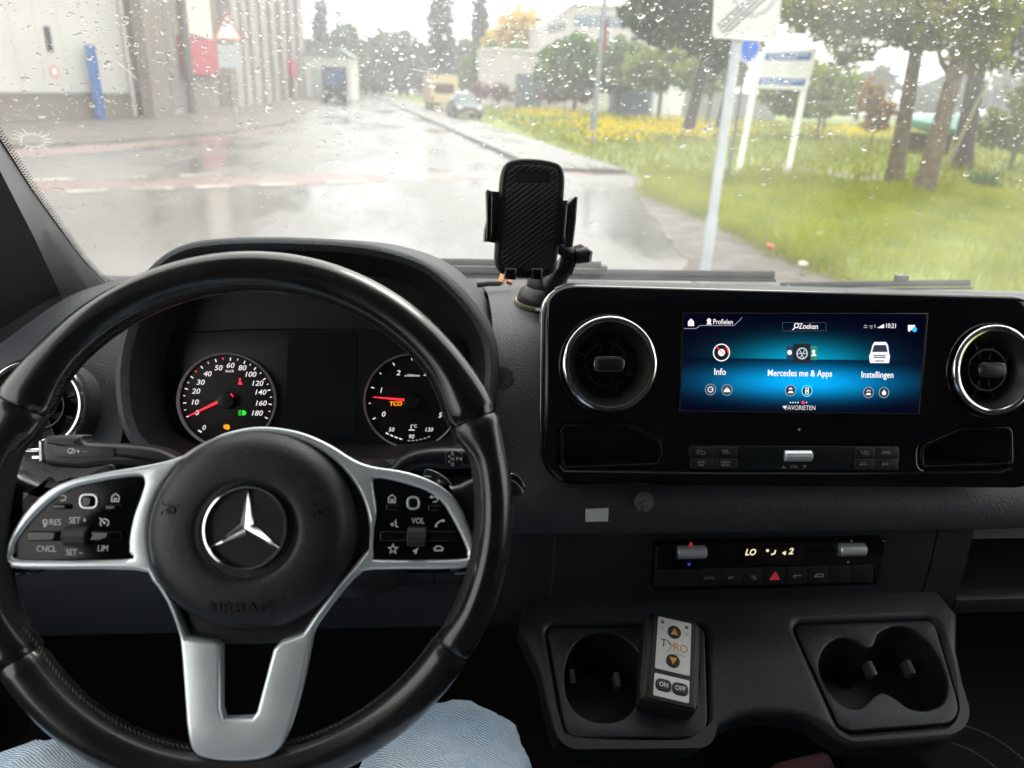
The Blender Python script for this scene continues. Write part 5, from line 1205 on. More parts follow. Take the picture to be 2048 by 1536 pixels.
# airbag cover (domed, with a dish for the emblem)
prof = [(0, -.0035), (.0325, -.0035), (.0342, -.0030), (.0372, -.0004), (.041, .0006), (.050, .0006), (.059, -.0008), (.0665, -.0042), (.0715, -.0098), (.0755, -.018), (.0775, -.028), (.078, -.045)]
prof = [(p[0]*.955, p[1]) for p in spline(prof, 3, closed=False)]; covc = (hubc[0]+.0005, hubc[1]-.0022)
cov = lathe('airbag_cover', prof, (covc[0], covc[1], .020), M_COVER, wheel_t, 80, sx=1.0, sy=.965, ang=70)
zc = .0168
em = lathe('emblem_ring', [(.0262, zc), (.0260, zc+.0040), (.0269, zc+.0056), (.0283, zc+.0052), (.0290, zc+.0015), (.0292, zc)], hubc, M_CHROME, cov, 80, ang=60)
vs = [(hubc[0], hubc[1], zc+.0062)]; fs = []
for k in range(3):
    a = R(90+120*k); t_ = (hubc[0]+.0267*math.cos(a), hubc[1]+.0267*math.sin(a), zc+.0036)
    al, ar = a+R(60), a-R(60); q = .0052
    i0 = len(vs); vs += [t_, (hubc[0]+q*math.cos(al), hubc[1]+q*math.sin(al), zc+.0008), (hubc[0]+q*math.cos(ar), hubc[1]+q*math.sin(ar), zc+.0008), (t_[0], t_[1], zc)]
    fs += [(0, i0, i0+1), (0, i0+2, i0), (i0, i0+3, i0+1), (i0+2, i0+3, i0)]
from_data('emblem_star', vs, fs, M_CHROME, cov, smooth=False)
lathe('emblem_dish', [(0, zc+.0010), (.0262, zc+.0010)], hubc, mat('dish_black', (.012, .012, .014), .4), cov, 48)
M_EMB = mat('embossed', (.0068, .0078, .0100), .4)
text('embossed_text', 'AIRBAG', .0112, (hubc[0]-.002, hubc[1]-.0535), .0210, M_EMB, cov, sx=1.15, ext=.0003)
def horn(cx, cy, s): return [[(cx-6*s, cy+5*s), (cx-5*s, cy+2*s), (cx+2*s, cy+1.5*s), (cx+6*s, cy+2.5*s)], [(cx-6*s, cy-5*s), (cx-5*s, cy-2*s), (cx-2*s, cy-1*s)], [(cx+2.4*s*math.cos(R(q)), cy-1.6*s+2.4*s*math.sin(R(q))) for q in range(0, 361, 40)]]
strokes('embossed_horn', horn(hubc[0]-.0505, hubc[1]+.013, .001), .0007, .0208, M_EMB, cov, .0008); strokes('embossed_horn', horn(hubc[0]+.0505, hubc[1]+.013, .001), .0007, .0208, M_EMB, cov, .0008)
# button pads
WP = -.0005
def Tp(l): return WH.pts(l, WP)
PT = WP+.0005
def pad(outline):
    l = outline if area2(outline) > 0 else outline[::-1]
    return slab('button_pad', [offset(l, -.0005)], WP-.006, WP, .001, mat('pad_black', (.003, .0035, .0045), .14, spec=.22, rvary=.04, vscale=20.), wheel_t)
def bar(par, x0, y0, x1, y1, m=M_GLOSS, h=.0022, name='button'):
    return slab(name, [rounded(Tp([(x0, y0), (x1, y0), (x1, y1), (x0, y1)]), .0016)], WP+.0001, WP+h, .0009, m, par)
def ptext(par, s, px, py, h=.0060, sx=.82): return text('button_text', s, h, WH.p(px, py, WP), WP+.0002, M_PRINT, par, sx=sx, ext=.00008)
def picon(par, px, py, lines, s=.00035, wd=.00075, fills=None):
    c = WH.p(px, py, WP)
    if lines: strokes('button_icon', [[(c[0]+x*s, c[1]+y*s) for x, y in l] for l in lines], wd, WP+.0001, M_PRINT, par, .0001)
    if fills: flats('button_icon', [[(c[0]+x*s, c[1]+y*s) for x, y in l] for l in fills], WP+.0001, M_PRINT, par, .0001)
HOUSE = [[(-7, -7), (-7, 3), (0, 9), (7, 3), (7, -7), (-7, -7)], [(-2, -7), (-2, -1), (2, -1), (2, -7)]]
BACK = [[(-6, 5), (4, 5), (8, 1), (6, -4), (-2, -5)]]; BACKF = [[(-10, 5), (-4, 9), (-4, 1)]]
M_ROLL = mat('roller_rubber', (.03, .03, .032), .45, bump=.8, bscale=1100.)
for side in (0, 1):
    p = pad(padL if side == 0 else padR)
    if side == 0:
        bar(p, 106, 1007, 143, 1018); bar(p, 213, 1009, 247, 1020); sqx = (162, 989, 196, 1016); house, back = (231, 996), (124, 996)
        bar(p, 56, 1062, 130, 1082); bar(p, 180, 1062, 246, 1082); rol = (131, 1054, 178, 1090)
        ptext(p, '/RES', 109, 1045); picon(p, 90, 1046, [[(4*math.cos(R(q)), 3+4*math.sin(R(q))) for q in range(0, 361, 40)], [(-1, -1), (-1, -8)], [(2, -1), (2, -8)]])
        ptext(p, 'SET +', 156, 1041); ptext(p, 'SET –', 149, 1105); ptext(p, 'CNCL', 93, 1098); ptext(p, 'LIM', 206, 1097)
        picon(p, 209, 1046, [[(8*math.cos(R(q)), 8*math.sin(R(q))) for q in range(-50, 231, 20)], [(-10, 10), (0, 0)]], fills=[circ(0, 0, 2.6, n=8)])
    else:
        bar(p, 772, 1009, 799, 1021); bar(p, 856, 1010, 883, 1022); sqx = (815, 994, 839, 1018); house, back = (784, 998), (868, 999)
        bar(p, 760, 1062, 812, 1082); bar(p, 856, 1062, 912, 1082); rol = (815, 1054, 853, 1092)
        ptext(p, 'VOL', 836, 1042)
        picon(p, 880, 1047, [[(-9, -6), (-7, -1), (0, 5), (6, 7)]], wd=.0011, fills=[circ(-8, -5, 3, n=8), circ(7, 6, 3, n=8)])
        picon(p, 877, 1097, [[(-8, 0), (-5, 4), (0, 5), (5, 4), (8, 0)], [(-9, -4), (9, -4)]], wd=.0010, fills=[circ(-8, 0, 2.6, n=8), circ(8, 0, 2.6, n=8)])
        picon(p, 789, 1047, [[(-3, -6), (-3, 2)], [(-6, -5), (-6, 1)], [(3, 8), (1, 3), (4, 1), (2, -3), (4, -6), (8, -7)]])
        picon(p, 786, 1098, [[(10*math.cos(R(90+36*k))*(1 if k % 2 == 0 else .42), 10*math.sin(R(90+36*k))*(1 if k % 2 == 0 else .42)) for k in range(11)]])
        picon(p, 833, 1102, [[(4, 7), (-3, -6)]], fills=[[(-7, 2), (-4, 2), (1, 6), (1, -6), (-4, -2), (-7, -2)]])
    picon(p, *house, HOUSE); picon(p, *back, BACK, fills=BACKF)
    q = rounded(Tp([(sqx[0], sqx[1]), (sqx[2], sqx[1]), (sqx[2], sqx[3]), (sqx[0], sqx[3])]), .004); q = q if area2(q) > 0 else q[::-1]
    slab('touch_frame', [offset(q, -.0007), offset(q, .0009)], WP+.0001, WP+.0016, .0004, M_SATIN, p); slab('touch_pad', [offset(q, .001)], WP+.0001, WP+.0012, .0005, M_GLOSS, p)
    roller(WH, p, rol[0], rol[2], rol[1], rol[3], WP, .0072, M_ROLL, ribs=1)
# leather roots where the spokes meet the rim
def root(l):
    o = slab('spoke_root', [spline(WH.pts(l, -.008), 3)], -.026, -.0065, .008, M_LEATHR, wheel_t, seg=5, ang=60)
root([(870, 962), (905, 972), (945, 955), (985, 940), (1000, 1040), (985, 1160), (945, 1150), (905, 1150), (900, 1120), (930, 1090)])
root([(135, 955), (90, 972), (40, 955), (0, 930), (-35, 1040), (-15, 1160), (30, 1150), (60, 1148), (50, 1100), (60, 1020)])
# shift paddles, behind the spokes
def paddle(l, mark, lab):
    o = slab('shift_paddle', [spline(WH.pts(l, -.045), 3)], -.048, -.043, .0015, M_BLK, wheel_t)
    if mark: strokes('paddle_mark', [WH.pts([(848, 952), (862, 953)], -.043)], .0011, -.0429, M_PRINT, o, .0001)
paddle([(843, 985), (847, 945), (858, 938), (885, 950), (905, 972), (900, 1000), (860, 1000)], 1, '')
paddle([(150, 985), (175, 950), (215, 930), (228, 933), (226, 960), (205, 1000)], 0, '')
# ------------------------------------------------------------------ column, stalks
colm = thing('steering_column', 'black steering column shroud behind the wheel', 'column', WH)
secs = []
for wz, sx, sy in ((-.045, .062, .055), (-.075, .075, .062), (-.12, .088, .07), (-.20, .095, .078), (-.26, .10, .085)):
    secs.append([Vector((x*sx, y*sy-.012, wz)) for x, y in rounded([(-1, -1), (1, -1), (1, .75), (-1, .75)], .35, 5)])
loft('shroud', secs, M_BLK, colm, closed=True, cap=True)
LST = tilted(at_depth(225, 900, .63), R(24))
st_ = thing('wiper_stalk', 'black wiper stalk left of the steering column', 'stalk', LST)
body = [(98, 874), (112, 871), (160, 870), (172, 872), (182, 886), (250, 888), (310, 893), (345, 905), (385, 930), (360, 940), (300, 932), (220, 930), (180, 936), (140, 935), (108, 931), (96, 920), (94, 890)]
slab('stalk', [spline(LST.pts(body), 2)], -.012, .010, .006, mat('stalk_plastic', (.012, .0125, .0145), .45, bump=.2, bscale=800.), st_, seg=4)
slab('end_cap', [rounded(LST.pts([(83, 880), (95, 876), (96, 928), (84, 926)]), .003)], -.010, .007, .003, M_CHROME, st_)
slab('icon_strip', [rounded(LST.pts([(108, 892), (230, 893), (231, 915), (108, 914)], .010), .003)], .0098, .0112, .0004, M_BLK, st_)
strokes('wiper_icon', [LST.pts([(135, 901), (139, 897), (144, 897), (151, 901), (147, 906), (138, 906), (135, 901)], .0112), LST.pts([(141, 907), (146, 899)], .0112)], .0005, .0113, M_PRINT, st_, .0001); flats('wiper_arrow', [LST.pts([(155, 899), (160, 903), (155, 906)], .0112)], .0113, M_PRINT, st_, .0001)
strokes('interval_marks', [LST.pts([(165+k*4, 903), (167+k*4, 903)], .0112) for k in range(3)], .0005, .0113, M_PRINTD, st_, .0001)
box('silver_switch', (*LST.p(64, 917), -.006), (*[a for a in LST.p(84, 912)], .0), M_CHROME, st_)
RST = tilted(at_depth(865, 918, .64), R(24))
gs = thing('gear_stalk', 'black gear selector stalk right of the steering column', 'stalk', RST)
slab('stalk', [spline(RST.pts([(745, 960), (778, 938), (800, 914), (840, 899), (890, 895), (950, 897), (985, 900), (985, 934), (945, 936), (890, 938), (850, 934), (815, 942), (790, 962)]), 2)], -.012, .009, .006, M_BLK, gs, seg=4)
slab('selector_cap', [rounded(RST.pts([(890, 905), (896, 901), (918, 901), (925, 907), (925, 930), (918, 936), (897, 936), (890, 930)], .010), .003)], .0088, .0125, .0012, M_BLK, gs)
for s, px, py in (('R', 905, 908), ('N', 905, 918), ('D', 905, 929), ('P', 915, 918)): text('gear_letter', s, .0044, RST.p(px, py, .0125), .0126, M_PRINT, gs, ext=.00006)
flats('gear_arrows', [RST.pts(l, .0125) for l in ([(896, 914), (901, 914), (898, 910)], [(896, 922), (901, 922), (898, 926)], [(923, 915), (923, 921), (919, 918)])], .0126, M_PRINT, gs, .0001)
kn = tilted(at_y(1022, 985, .66), R(16))
knb = thing('start_knob', 'chrome edged knob on the dashboard right of the wheel', 'knob', kn)
kl_ = rounded(kn.pts([(985, 940), (1035, 942), (1048, 965), (1048, 1010), (1036, 1034), (985, 1034)]), .008); kl_ = kl_ if area2(kl_) > 0 else kl_[::-1]
slab('body', [kl_], -.01, .012, .004, M_BLK, knb); slab('chrome_edge', [kl_, offset(kl_, .0012)], .0, .0126, .0005, M_CHROME, knb)
slab('inner_dial', [circ(*kn.p(1010, 985), .017, n=32)], .012, .018, .003, M_BLK, knb); slab('dial_ring', [circ(*kn.p(1010, 985), .0182, n=32), circ(*kn.p(1010, 985), .0171, n=32)], .0121, .0165, .0004, M_CHROME, knb)
sw = tilted(at_y(900, 1156, .655), R(6))
swp = thing('switch_row', 'row of three dark push switches right of the column', 'switch', sw)
slab('frame', [rounded(sw.pts([(802, 1142), (992, 1138), (990, 1164), (806, 1168)]), .003)], -.004, .004, .001, M_VOID, swp)
for k in range(3): slab('switch', [rounded(sw.pts([(812+k*58, 1144), (866+k*58, 1143), (866+k*58, 1162), (812+k*58, 1163)], .004), .001)], .0041, .006, .0006, M_BLK, swp)
LV = tilted(at_y(74, 812, .688), R(26))
lv = thing('side_vent', 'round chrome ringed air vent at the left end of the dashboard', 'vent', LV)
vb = vent((0, 0), lv); lathe('housing', [(.0445, -.06), (.050, -.02), (.0495, -.002), (.0462, .0005)], (0, 0), M_DASH, lv, 48)
# ------------------------------------------------------------------ phone holder
PH = tilted(at_depth(1060, 440, .80), R(12))
ph = thing('phone_holder', 'empty black phone cradle on a suction foot standing on the dashboard', 'phone holder', PH)
M_PHB = mat('holder_black', (.010, .010, .011), .38); M_PHG = mat('holder_gloss', (.008, .008, .009), .08)
def carbon():
    m = bpy.data.materials.new('carbon_weave'); m.use_nodes = True; t = m.node_tree; b = t.nodes['Principled BSDF']
    b.inputs['Base Color'].default_value = (.010, .010, .011, 1); b.inputs['Roughness'].default_value = .42
    tcn = t.nodes.new('ShaderNodeTexCoord'); mp = t.nodes.new('ShaderNodeMapping'); mp.inputs['Rotation'].default_value = (0, 0, R(52))
    wv = t.nodes.new('ShaderNodeTexWave'); wv.inputs['Scale'].default_value = 68; wv.inputs['Distortion'].default_value = .3
    t.links.new(tcn.outputs['Object'], mp.inputs[0]); t.links.new(mp.outputs[0], wv.inputs['Vector'])
    bp = t.nodes.new('ShaderNodeBump'); bp.inputs['Strength'].default_value = .7; bp.inputs['Distance'].default_value = .0008
    t.links.new(wv.outputs['Fac'], bp.inputs['Height']); t.links.new(bp.outputs['Normal'], b.inputs['Normal']); return m
outp = spline(PH.pts([(1002, 352), (1012, 326), (1035, 317), (1065, 316), (1095, 319), (1120, 328), (1130, 352), (1128, 400), (1122, 470), (1115, 520), (1108, 545), (1080, 556), (1040, 556), (1005, 548), (991, 525), (992, 480), (998, 400)]), 4)
outp = outp if area2(outp) > 0 else outp[::-1]
slab('cradle', [outp], -.016, 0, .004, M_PHB, ph, seg=4)
inp = offset(outp, .0075); pill = rounded(PH.pts([(1031, 344), (1101, 344), (1101, 367), (1031, 367)]), .0055, 6)
slab('grip_pad', [inp, pill], .0002, .0016, .0005, carbon(), ph); slab('logo_recess', [offset(pill if area2(pill) > 0 else pill[::-1], .0002)], .0002, .0010, .0002, M_PHB, ph)
def jaw(l, inner, name='jaw'): 
    o = slab(name, [rounded(PH.pts(l, .010), .003)], -.010, .020, .003, M_PHG, ph); slab('jaw_slide', [PH.pts(inner)], -.013, -.003, .001, M_PHB, ph)
jaw([(972, 379), (981, 381), (985, 395), (984, 468), (978, 484), (968, 483), (969, 460), (974, 440), (973, 400)], [(978, 381), (1002, 383), (998, 487), (975, 483)])
jaw([(1128, 412), (1148, 393), (1153, 394), (1150, 440), (1143, 496), (1125, 490), (1123, 470), (1126, 440)], [(1118, 400), (1140, 400), (1136, 490), (1112, 488)])
for px in (1010, 1062): slab('foot_hook', [rounded(PH.pts([(px, 535), (px+24, 536), (px+22, 560), (px-1, 558)], .012), .002)], .0, .016, .003, M_PHG, ph)
base = at_y(1092, 606, .86); base.z = 1.6105
pbk = PH.loc(at_depth(1120, 500, .835)); pb0 = PH.loc(base+Vector((0, 0, .03)))
j1 = PH.loc(at_depth(1138, 505, .85)); 
tube('arm', [pb0, PH.loc(at_depth(1105, 575, .865)), PH.loc(at_depth(1125, 540, .865)), j1, PH.loc(at_depth(1090, 470, .835))], [.014, .013, .011, .010, .008], M_PHB, ph, 14)
tube('lever', [PH.loc(at_depth(1128, 545, .85)), PH.loc(at_depth(1140, 510, .85)), PH.loc(at_depth(1160, 504, .85)), PH.loc(at_depth(1172, 512, .85)), PH.loc(at_depth(1170, 520, .85))], [.006, .007, .006, .006, .005], M_PHG, ph, 10, ell=1.6)
tube('lock_knob', [PH.loc(at_depth(1152, 512, .85)), PH.loc(at_depth(1176, 509, .85))], .0095, M_PHB, ph, 18)
def world_lathe(name, prof, m):
    o = lathe(name, prof, (0, 0, 0), m, ph, 48); o.matrix_local = PH.m().inverted() @ Matrix.Translation(base); return o
world_lathe('suction_foot', [(0, .0365), (.020, .036), (.024, .031), (.0255, .020), (.033, .014), (.036, .006), (.0362, .002), (0, .002)], M_PHB)
world_lathe('gel_pad', [(0, .0019), (.0385, .0019), (.0392, .0005), (.0385, -.003), (0, -.003)], mat('gel_amber', (.22, .20, .13), .25))
gt = slab('gel_tab', [circ(0, 0, .0065, n=20)], 0, .0015, .0006, mat('gel_clear', (.30, .30, .29), .2), ph); gt.matrix_local = PH.m().inverted() @ Matrix.Translation(base+Vector((-.012, -.041, .001)))
# cable stub with copper plugs left of the foot
c0 = at_depth(1000, 570, .95); c0.z = 1.614
cb = thing('audio_cable', 'grey cable end with copper plugs beside the phone holder', 'cable', loc=c0)
for dx in (0, .012): tube('plug', [(dx, 0, .002), (dx+.006, .012, .014), (dx+.012, .03, .022)], .0042, mat('copper', (.55, .25, .12), .3, metal=.6), cb, 10)
tube('cable', [(-.03, .0, -.001), (-.015, -.002, .002), (0, 0, .002)], .004, mat('cable_grey', (.08, .08, .08), .5), cb, 8); tube('cable', [(.012, .03, .022), (.05, .06, .012), (.08, .05, 0)], .0025, mat('cable_black', (.02, .02, .02), .5), cb, 8)

# ------------------------------------------------------------------ windscreen
XC = .29
def wsY(x, z): return 1.285-.20*(x-XC)**2-.85*(z-1.53)
def wsP(x, z, off=0.):
    n = Vector((.40*(x-XC), 1, .85)).normalized(); return Vector((x, wsY(x, z), z))+n*off
def ws_hit(px, py, off=0.):
    d = ray(px, py); a, b = .3, 2.5
    def g(t): q = CAM+d*t; return q.y-wsY(q.x, q.z)-off
    for _ in range(50):
        m_ = (a+b)/2
        if g(m_) > 0: b = m_
        else: a = m_
    return CAM+d*a
edgeL = [ws_hit(x, y) for x, y in ((-140, 60), (-60, 200), (2, 296), (55, 378), (105, 447), (160, 520), (217, 578))]
def glass_mat():
    m = bpy.data.materials.new('wet_windscreen'); m.use_nodes = True; t = m.node_tree; t.nodes.clear()
    o = t.nodes.new('ShaderNodeOutputMaterial'); tr = t.nodes.new('ShaderNodeBsdfTransparent'); gl = t.nodes.new('ShaderNodeBsdfGlossy'); tl = t.nodes.new('ShaderNodeBsdfTranslucent')
    tr.inputs['Color'].default_value = (.90, .92, .915, 1); gl.inputs['Roughness'].default_value = .02; tl.inputs['Color'].default_value = (.85, .86, .86, 1)
    fr = t.nodes.new('ShaderNodeFresnel'); fr.inputs['IOR'].default_value = 1.45
    m1 = t.nodes.new('ShaderNodeMixShader'); m2 = t.nodes.new('ShaderNodeMixShader')
    tcn = t.nodes.new('ShaderNodeTexCoord'); n = t.nodes.new('ShaderNodeTexNoise'); n.inputs['Scale'].default_value = 3.; n.inputs['Detail'].default_value = 6
    t.links.new(tcn.outputs['Object'], n.inputs['Vector'])
    mr = t.nodes.new('ShaderNodeMapRange'); mr.inputs['From Min'].default_value = .3; mr.inputs['From Max'].default_value = .7; mr.inputs['To Min'].default_value = .015; mr.inputs['To Max'].default_value = .10
    t.links.new(n.outputs['Fac'], mr.inputs['Value'])
    t.links.new(mr.outputs[0], m1.inputs[0]); t.links.new(tr.outputs[0], m1.inputs[1]); t.links.new(tl.outputs[0], m1.inputs[2])
    t.links.new(fr.outputs[0], m2.inputs[0]); t.links.new(m1.outputs[0], m2.inputs[1]); t.links.new(gl.outputs[0], m2.inputs[2]); t.links.new(m2.outputs[0], o.inputs['Surface'])
    return m
wsn = thing('windscreen', 'raked wet windscreen covered in raindrops', 'windscreen', loc=(0, 0, 0))
NX, NZ = 40, 24
ZT = 2.32
def xl_at(z):   # left border of the glass at height z
    e = sorted(edgeL, key=lambda p: p.z)
    if z <= e[0].z: return e[0].x-.03
    for a, b in zip(e, e[1:]):
        if a.z <= z <= b.z: return a.x+(b.x-a.x)*(z-a.z)/(b.z-a.z)
    return e[-1].x
vs = []; fs = []
for j in range(NZ+1):
    z = 1.50+(ZT-1.50)*j/NZ; x0 = xl_at(z)-.05; x1 = 2*XC-x0
    for i in range(NX+1): vs.append(wsP(x0+(x1-x0)*i/NX, z))
for j in range(NZ):
    for i in range(NX): a = j*(NX+1)+i; fs.append((a, a+1, a+NX+2, a+NX+1))
from_data('glass', vs, fs, glass_mat(), wsn, ang=80)
# black frit border with its dotted edge, left side
M_FRIT = mat('frit_black', (.006, .006, .007), .35)
ev = []; 
el = [Vector(p) for p in spline([tuple(p) for p in edgeL], 8, closed=False)]
n_el = len(el); vs = []; fs = []
for i, p in enumerate(el):
    tdir = (el[min(n_el-1, i+1)]-el[max(0, i-1)]).normalized(); nrm = Vector((.40*(p.x-XC), 1, .85)).normalized(); s = tdir.cross(nrm).normalized()
    if s.x < 0: s = -s
    vs += [p-s*.06-nrm*.001, p+s*.006-nrm*.001]; ev.append((p, s, nrm, tdir))
for i in range(n_el-1): fs.append((2*i, 2*i+1, 2*i+3, 2*i+2))
fr_ = from_data('frit_band', vs, fs, M_FRIT, wsn)
vs = []; fs = []
L = 0; step = .0034
for (p, s, nrm, td), (p2, s2, n2, td2) in zip(ev, ev[1:]):
    d = (p2-p).length; k = int(d/step)
    for q in range(k):
        c0_ = p+(p2-p)*(q/k)
        for row, (of, rr) in enumerate(((.0078, .0014), (.0105, .0011), (.0128, .0008))):
            c = c0_+s*of+td*(step/2 if row % 2 else 0)-nrm*.001; b = len(vs)
            vs += [c+(s*math.cos(a)+td*math.sin(a))*rr for a in (0, 1.05, 2.09, 3.14, 4.19, 5.24)]; fs.append(tuple(range(b, b+6)))
from_data('frit_dots', vs, fs, M_FRIT, fr_, smooth=False)
# star shaped splash mark at the left
c = ws_hit(66, 281, -.002); nrm = Vector((.40*(c.x-XC), 1, .85)).normalized(); ex = Vector((1, 0, 0)); ex = (ex-nrm*ex.dot(nrm)).normalized(); ey = nrm.cross(ex)
rd = random.Random(5); ol = []
for k in range(36):
    a = (k+rd.uniform(-.35, .35))/36*6.283; r_ = .0105*(1.0 if k % 2 else rd.uniform(1.05, 2.2)); ol.append(c+(ex*math.cos(a)*1.15+ey*math.sin(a))*r_)
il = [c+(ex*math.cos(k/36*6.283)*1.2+ey*math.sin(k/36*6.283)*.9)*.0095 for k in range(36)]
M_SPLAT = leaf_mat('dried_splash', (.5, .48, .45), (.65, .64, .62), 40., .8)
_t = M_SPLAT.node_tree; _o = [n for n in _t.nodes if n.type == 'OUTPUT_MATERIAL'][0]; _src = _o.inputs['Surface'].links[0].from_socket
_mx = _t.nodes.new('ShaderNodeMixShader'); _tp = _t.nodes.new('ShaderNodeBsdfTransparent'); _mx.inputs[0].default_value = .55
_t.links.new(_src, _mx.inputs[1]); _t.links.new(_tp.outputs[0], _mx.inputs[2]); _t.links.new(_mx.outputs[0], _o.inputs['Surface'])
from_data('splash_mark', ol+il, [(k, (k+1) % 36, 36+(k+1) % 36, 36+k) for k in range(36)], M_SPLAT, wsn, smooth=False)
c1 = [ws_hit(x, y, -.002) for x, y in spline([(62, 378), (80, 376), (95, 380), (104, 376), (122, 377), (130, 382), (122, 390)], 4, closed=False)]
tube('smear_mark', c1, .0011, M_SPLAT, wsn, 6)
# raindrops
def water():
    m = bpy.data.materials.new('rain_water'); m.use_nodes = True; t = m.node_tree; b = t.nodes['Principled BSDF']
    b.inputs['Base Color'].default_value = (1, 1, 1, 1); b.inputs['Transmission Weight'].default_value = 1; b.inputs['IOR'].default_value = 1.33; b.inputs['Roughness'].default_value = .0
    return m
M_WATER = water()
rd = random.Random(21); vs = []; fs = []
def drop(P, nrm, r, asp, rot, h, n=9):
    ex = Vector((math.cos(rot), 0, math.sin(rot))); ex = (ex-nrm*ex.dot(nrm)).normalized(); ey = nrm.cross(ex); b = len(vs)
    ph = [rd.uniform(.78, 1.2) for _ in range(n)]
    for lv_, (q, hh_) in enumerate(((1., 0.), (.93, .55), (.6, .9))):
        for k in range(n):
            a = 2*math.pi*k/n; vs.append(P+(ex*math.cos(a)*asp+ey*math.sin(a))*r*q*ph[k]+nrm*(h*hh_))
    vs.append(P+nrm*h)
    for lv_ in range(2):
        for k in range(n): fs.append((b+lv_*n+k, b+lv_*n+(k+1) % n, b+(lv_+1)*n+(k+1) % n, b+(lv_+1)*n+k))
    for k in range(n): fs.append((b+2*n+k, b+2*n+(k+1) % n, b+3*n))
    fs.append(tuple(b+k for k in range(n))[::-1])
def dens(px, py):
    d = .18
    if py < 330: d = .55
    if py < 230 and 180 < px < 1320: d = 1.0
    if px < 700 and 60 < py < 330 and abs((py-40)-(px-250)*.75) < 110: d = 1.25
    if px > 1400 and py < 260: d = .8
    if py > 420: d = .10
    if px > 1350 and py > 300: d = .25
    return d*(.6+.8*max(0, .5+noise.noise(Vector((px*.006, py*.006, 1.7)))))
cnt = 0
while cnt < 4600:
    px, py = rd.uniform(-60, 2110), rd.uniform(-60, 585)
    if rd.random() > dens(px, py): continue
    P = ws_hit(px, py, .0); nrm = Vector((.40*(P.x-XC), 1, .85)).normalized(); P = P+nrm*.0004
    big = rd.random()
    r = rd.uniform(.0004, .0011) if big < .75 else (rd.uniform(.0011, .0020) if big < .965 else rd.uniform(.0020, .0040))
    drop(P, nrm, r, rd.uniform(.8, 1.7), rd.uniform(-.3, 1.2) if px < 1000 else rd.uniform(-.6, .9), r*rd.uniform(.12, .34)); cnt += 1
cnt = 0
while cnt < 7000:   # fine spray between the larger beads
    px, py = rd.uniform(-60, 2110), rd.uniform(-60, 560)
    if rd.random() > dens(px, py): continue
    P = ws_hit(px, py, .0); nrm = Vector((.40*(P.x-XC), 1, .85)).normalized(); P = P+nrm*.0004; r = rd.uniform(.00022, .00055)
    drop(P, nrm, r, rd.uniform(.8, 1.5), rd.uniform(0, 3), r*rd.uniform(.2, .5), 6); cnt += 1
tag(from_data('raindrops', vs, fs, M_WATER, None, ang=75), 'raindrops beaded over the outside of the windscreen', 'raindrops', kind='stuff')
# run marks (thin ridges of water)
vs = []; fs = []
for _ in range(16):
    px, py = rd.uniform(150, 2000), rd.uniform(0, 240)
    if px > 1300 and rd.random() < .4: continue
    a = rd.uniform(.6, 1.1) if px < 800 else rd.uniform(-.9, 1.1); L_ = rd.uniform(15, 70); cv_ = rd.uniform(-.25, .25); pts = []
    for k in range(7):
        q = k/6*L_; pts.append((px+q*math.cos(a+cv_*k/6), py+q*math.sin(a+cv_*k/6)))
    pw = [ws_hit(*p, .0004) for p in pts]
    v_, f_ = sweep(pw, [.0001]+[rd.uniform(.0002, .0004) for _ in range(5)]+[.0001], 6); o = len(vs); vs += v_; fs += [tuple(q+o for q in f) for f in f_]
for (cx, cy, r0, a0, a1) in [(1570, 0, 0, 0, 0)][0:0]+[(865, 148, 12, 0, 5.5), (1228, 70, 12, 1, 4.5)]:
    pw = [ws_hit(cx+r0*math.cos(a0+(a1-a0)*k/14), cy+r0*math.sin(a0+(a1-a0)*k/14), .0004) for k in range(15)]
    v_, f_ = sweep(pw, .0008, 6); o = len(vs); vs += v_; fs += [tuple(q+o for q in f) for f in f_]
tag(from_data('water_runs', vs, fs, M_WATER), 'thin curved runs of water on the windscreen', 'water runs', kind='stuff')
# ------------------------------------------------------------------ wipers and cowl outside
M_WIP = mat('wiper_black', (.018, .019, .021), .5)
def wiper(lab, pts, off, rad):
    P = [ws_hit(x, y, off) for x, y in pts]
    t = thing('wiper', lab, 'wiper', loc=P[0]); Q = [p-P[0] for p in P]
    tube('arm', Q, rad, M_WIP, t, 10, ell=.6)
    tube('rubber_blade', [q+Vector((0, -.010, -.007)) for q in Q], rad*.35, M_VOID, t, 8)
    box('clip', tuple(Q[len(Q)//2]+Vector((-.012, -.006, .004))), tuple(Q[len(Q)//2]+Vector((.012, .006, .016))), M_WIP, t, .002)
wiper('left wiper blade resting below the phone holder', [(880, 524), (960, 525), (1060, 527), (1150, 529), (1202, 530)], .03, .0065)
wiper('long wiper arm lying along the base of the windscreen', [(900, 543), (1050, 545), (1200, 547), (1350, 549), (1548, 551)], .035, .0085)
wiper('right wiper arm low above the console', [(1560, 571), (1700, 569), (1800, 567), (1940, 566)], .03, .006)
cw = thing('cowl', 'dark plastic cowl between windscreen and bonnet', 'cowl', loc=(0, 0, 0))
pr_ = [(0, 0), (.03, -.012), (.10, -.03), (.16, -.06), (.5, -.22), (.62, -.6)]
loft('panel', [[Vector((x, wsY(x, 1.505)+a, 1.506+b)) for a, b in pr_] for x in [XC-.85+k*.17 for k in range(11)]], mat('cowl_black', (.03, .031, .033), .5), cw, ang=40)
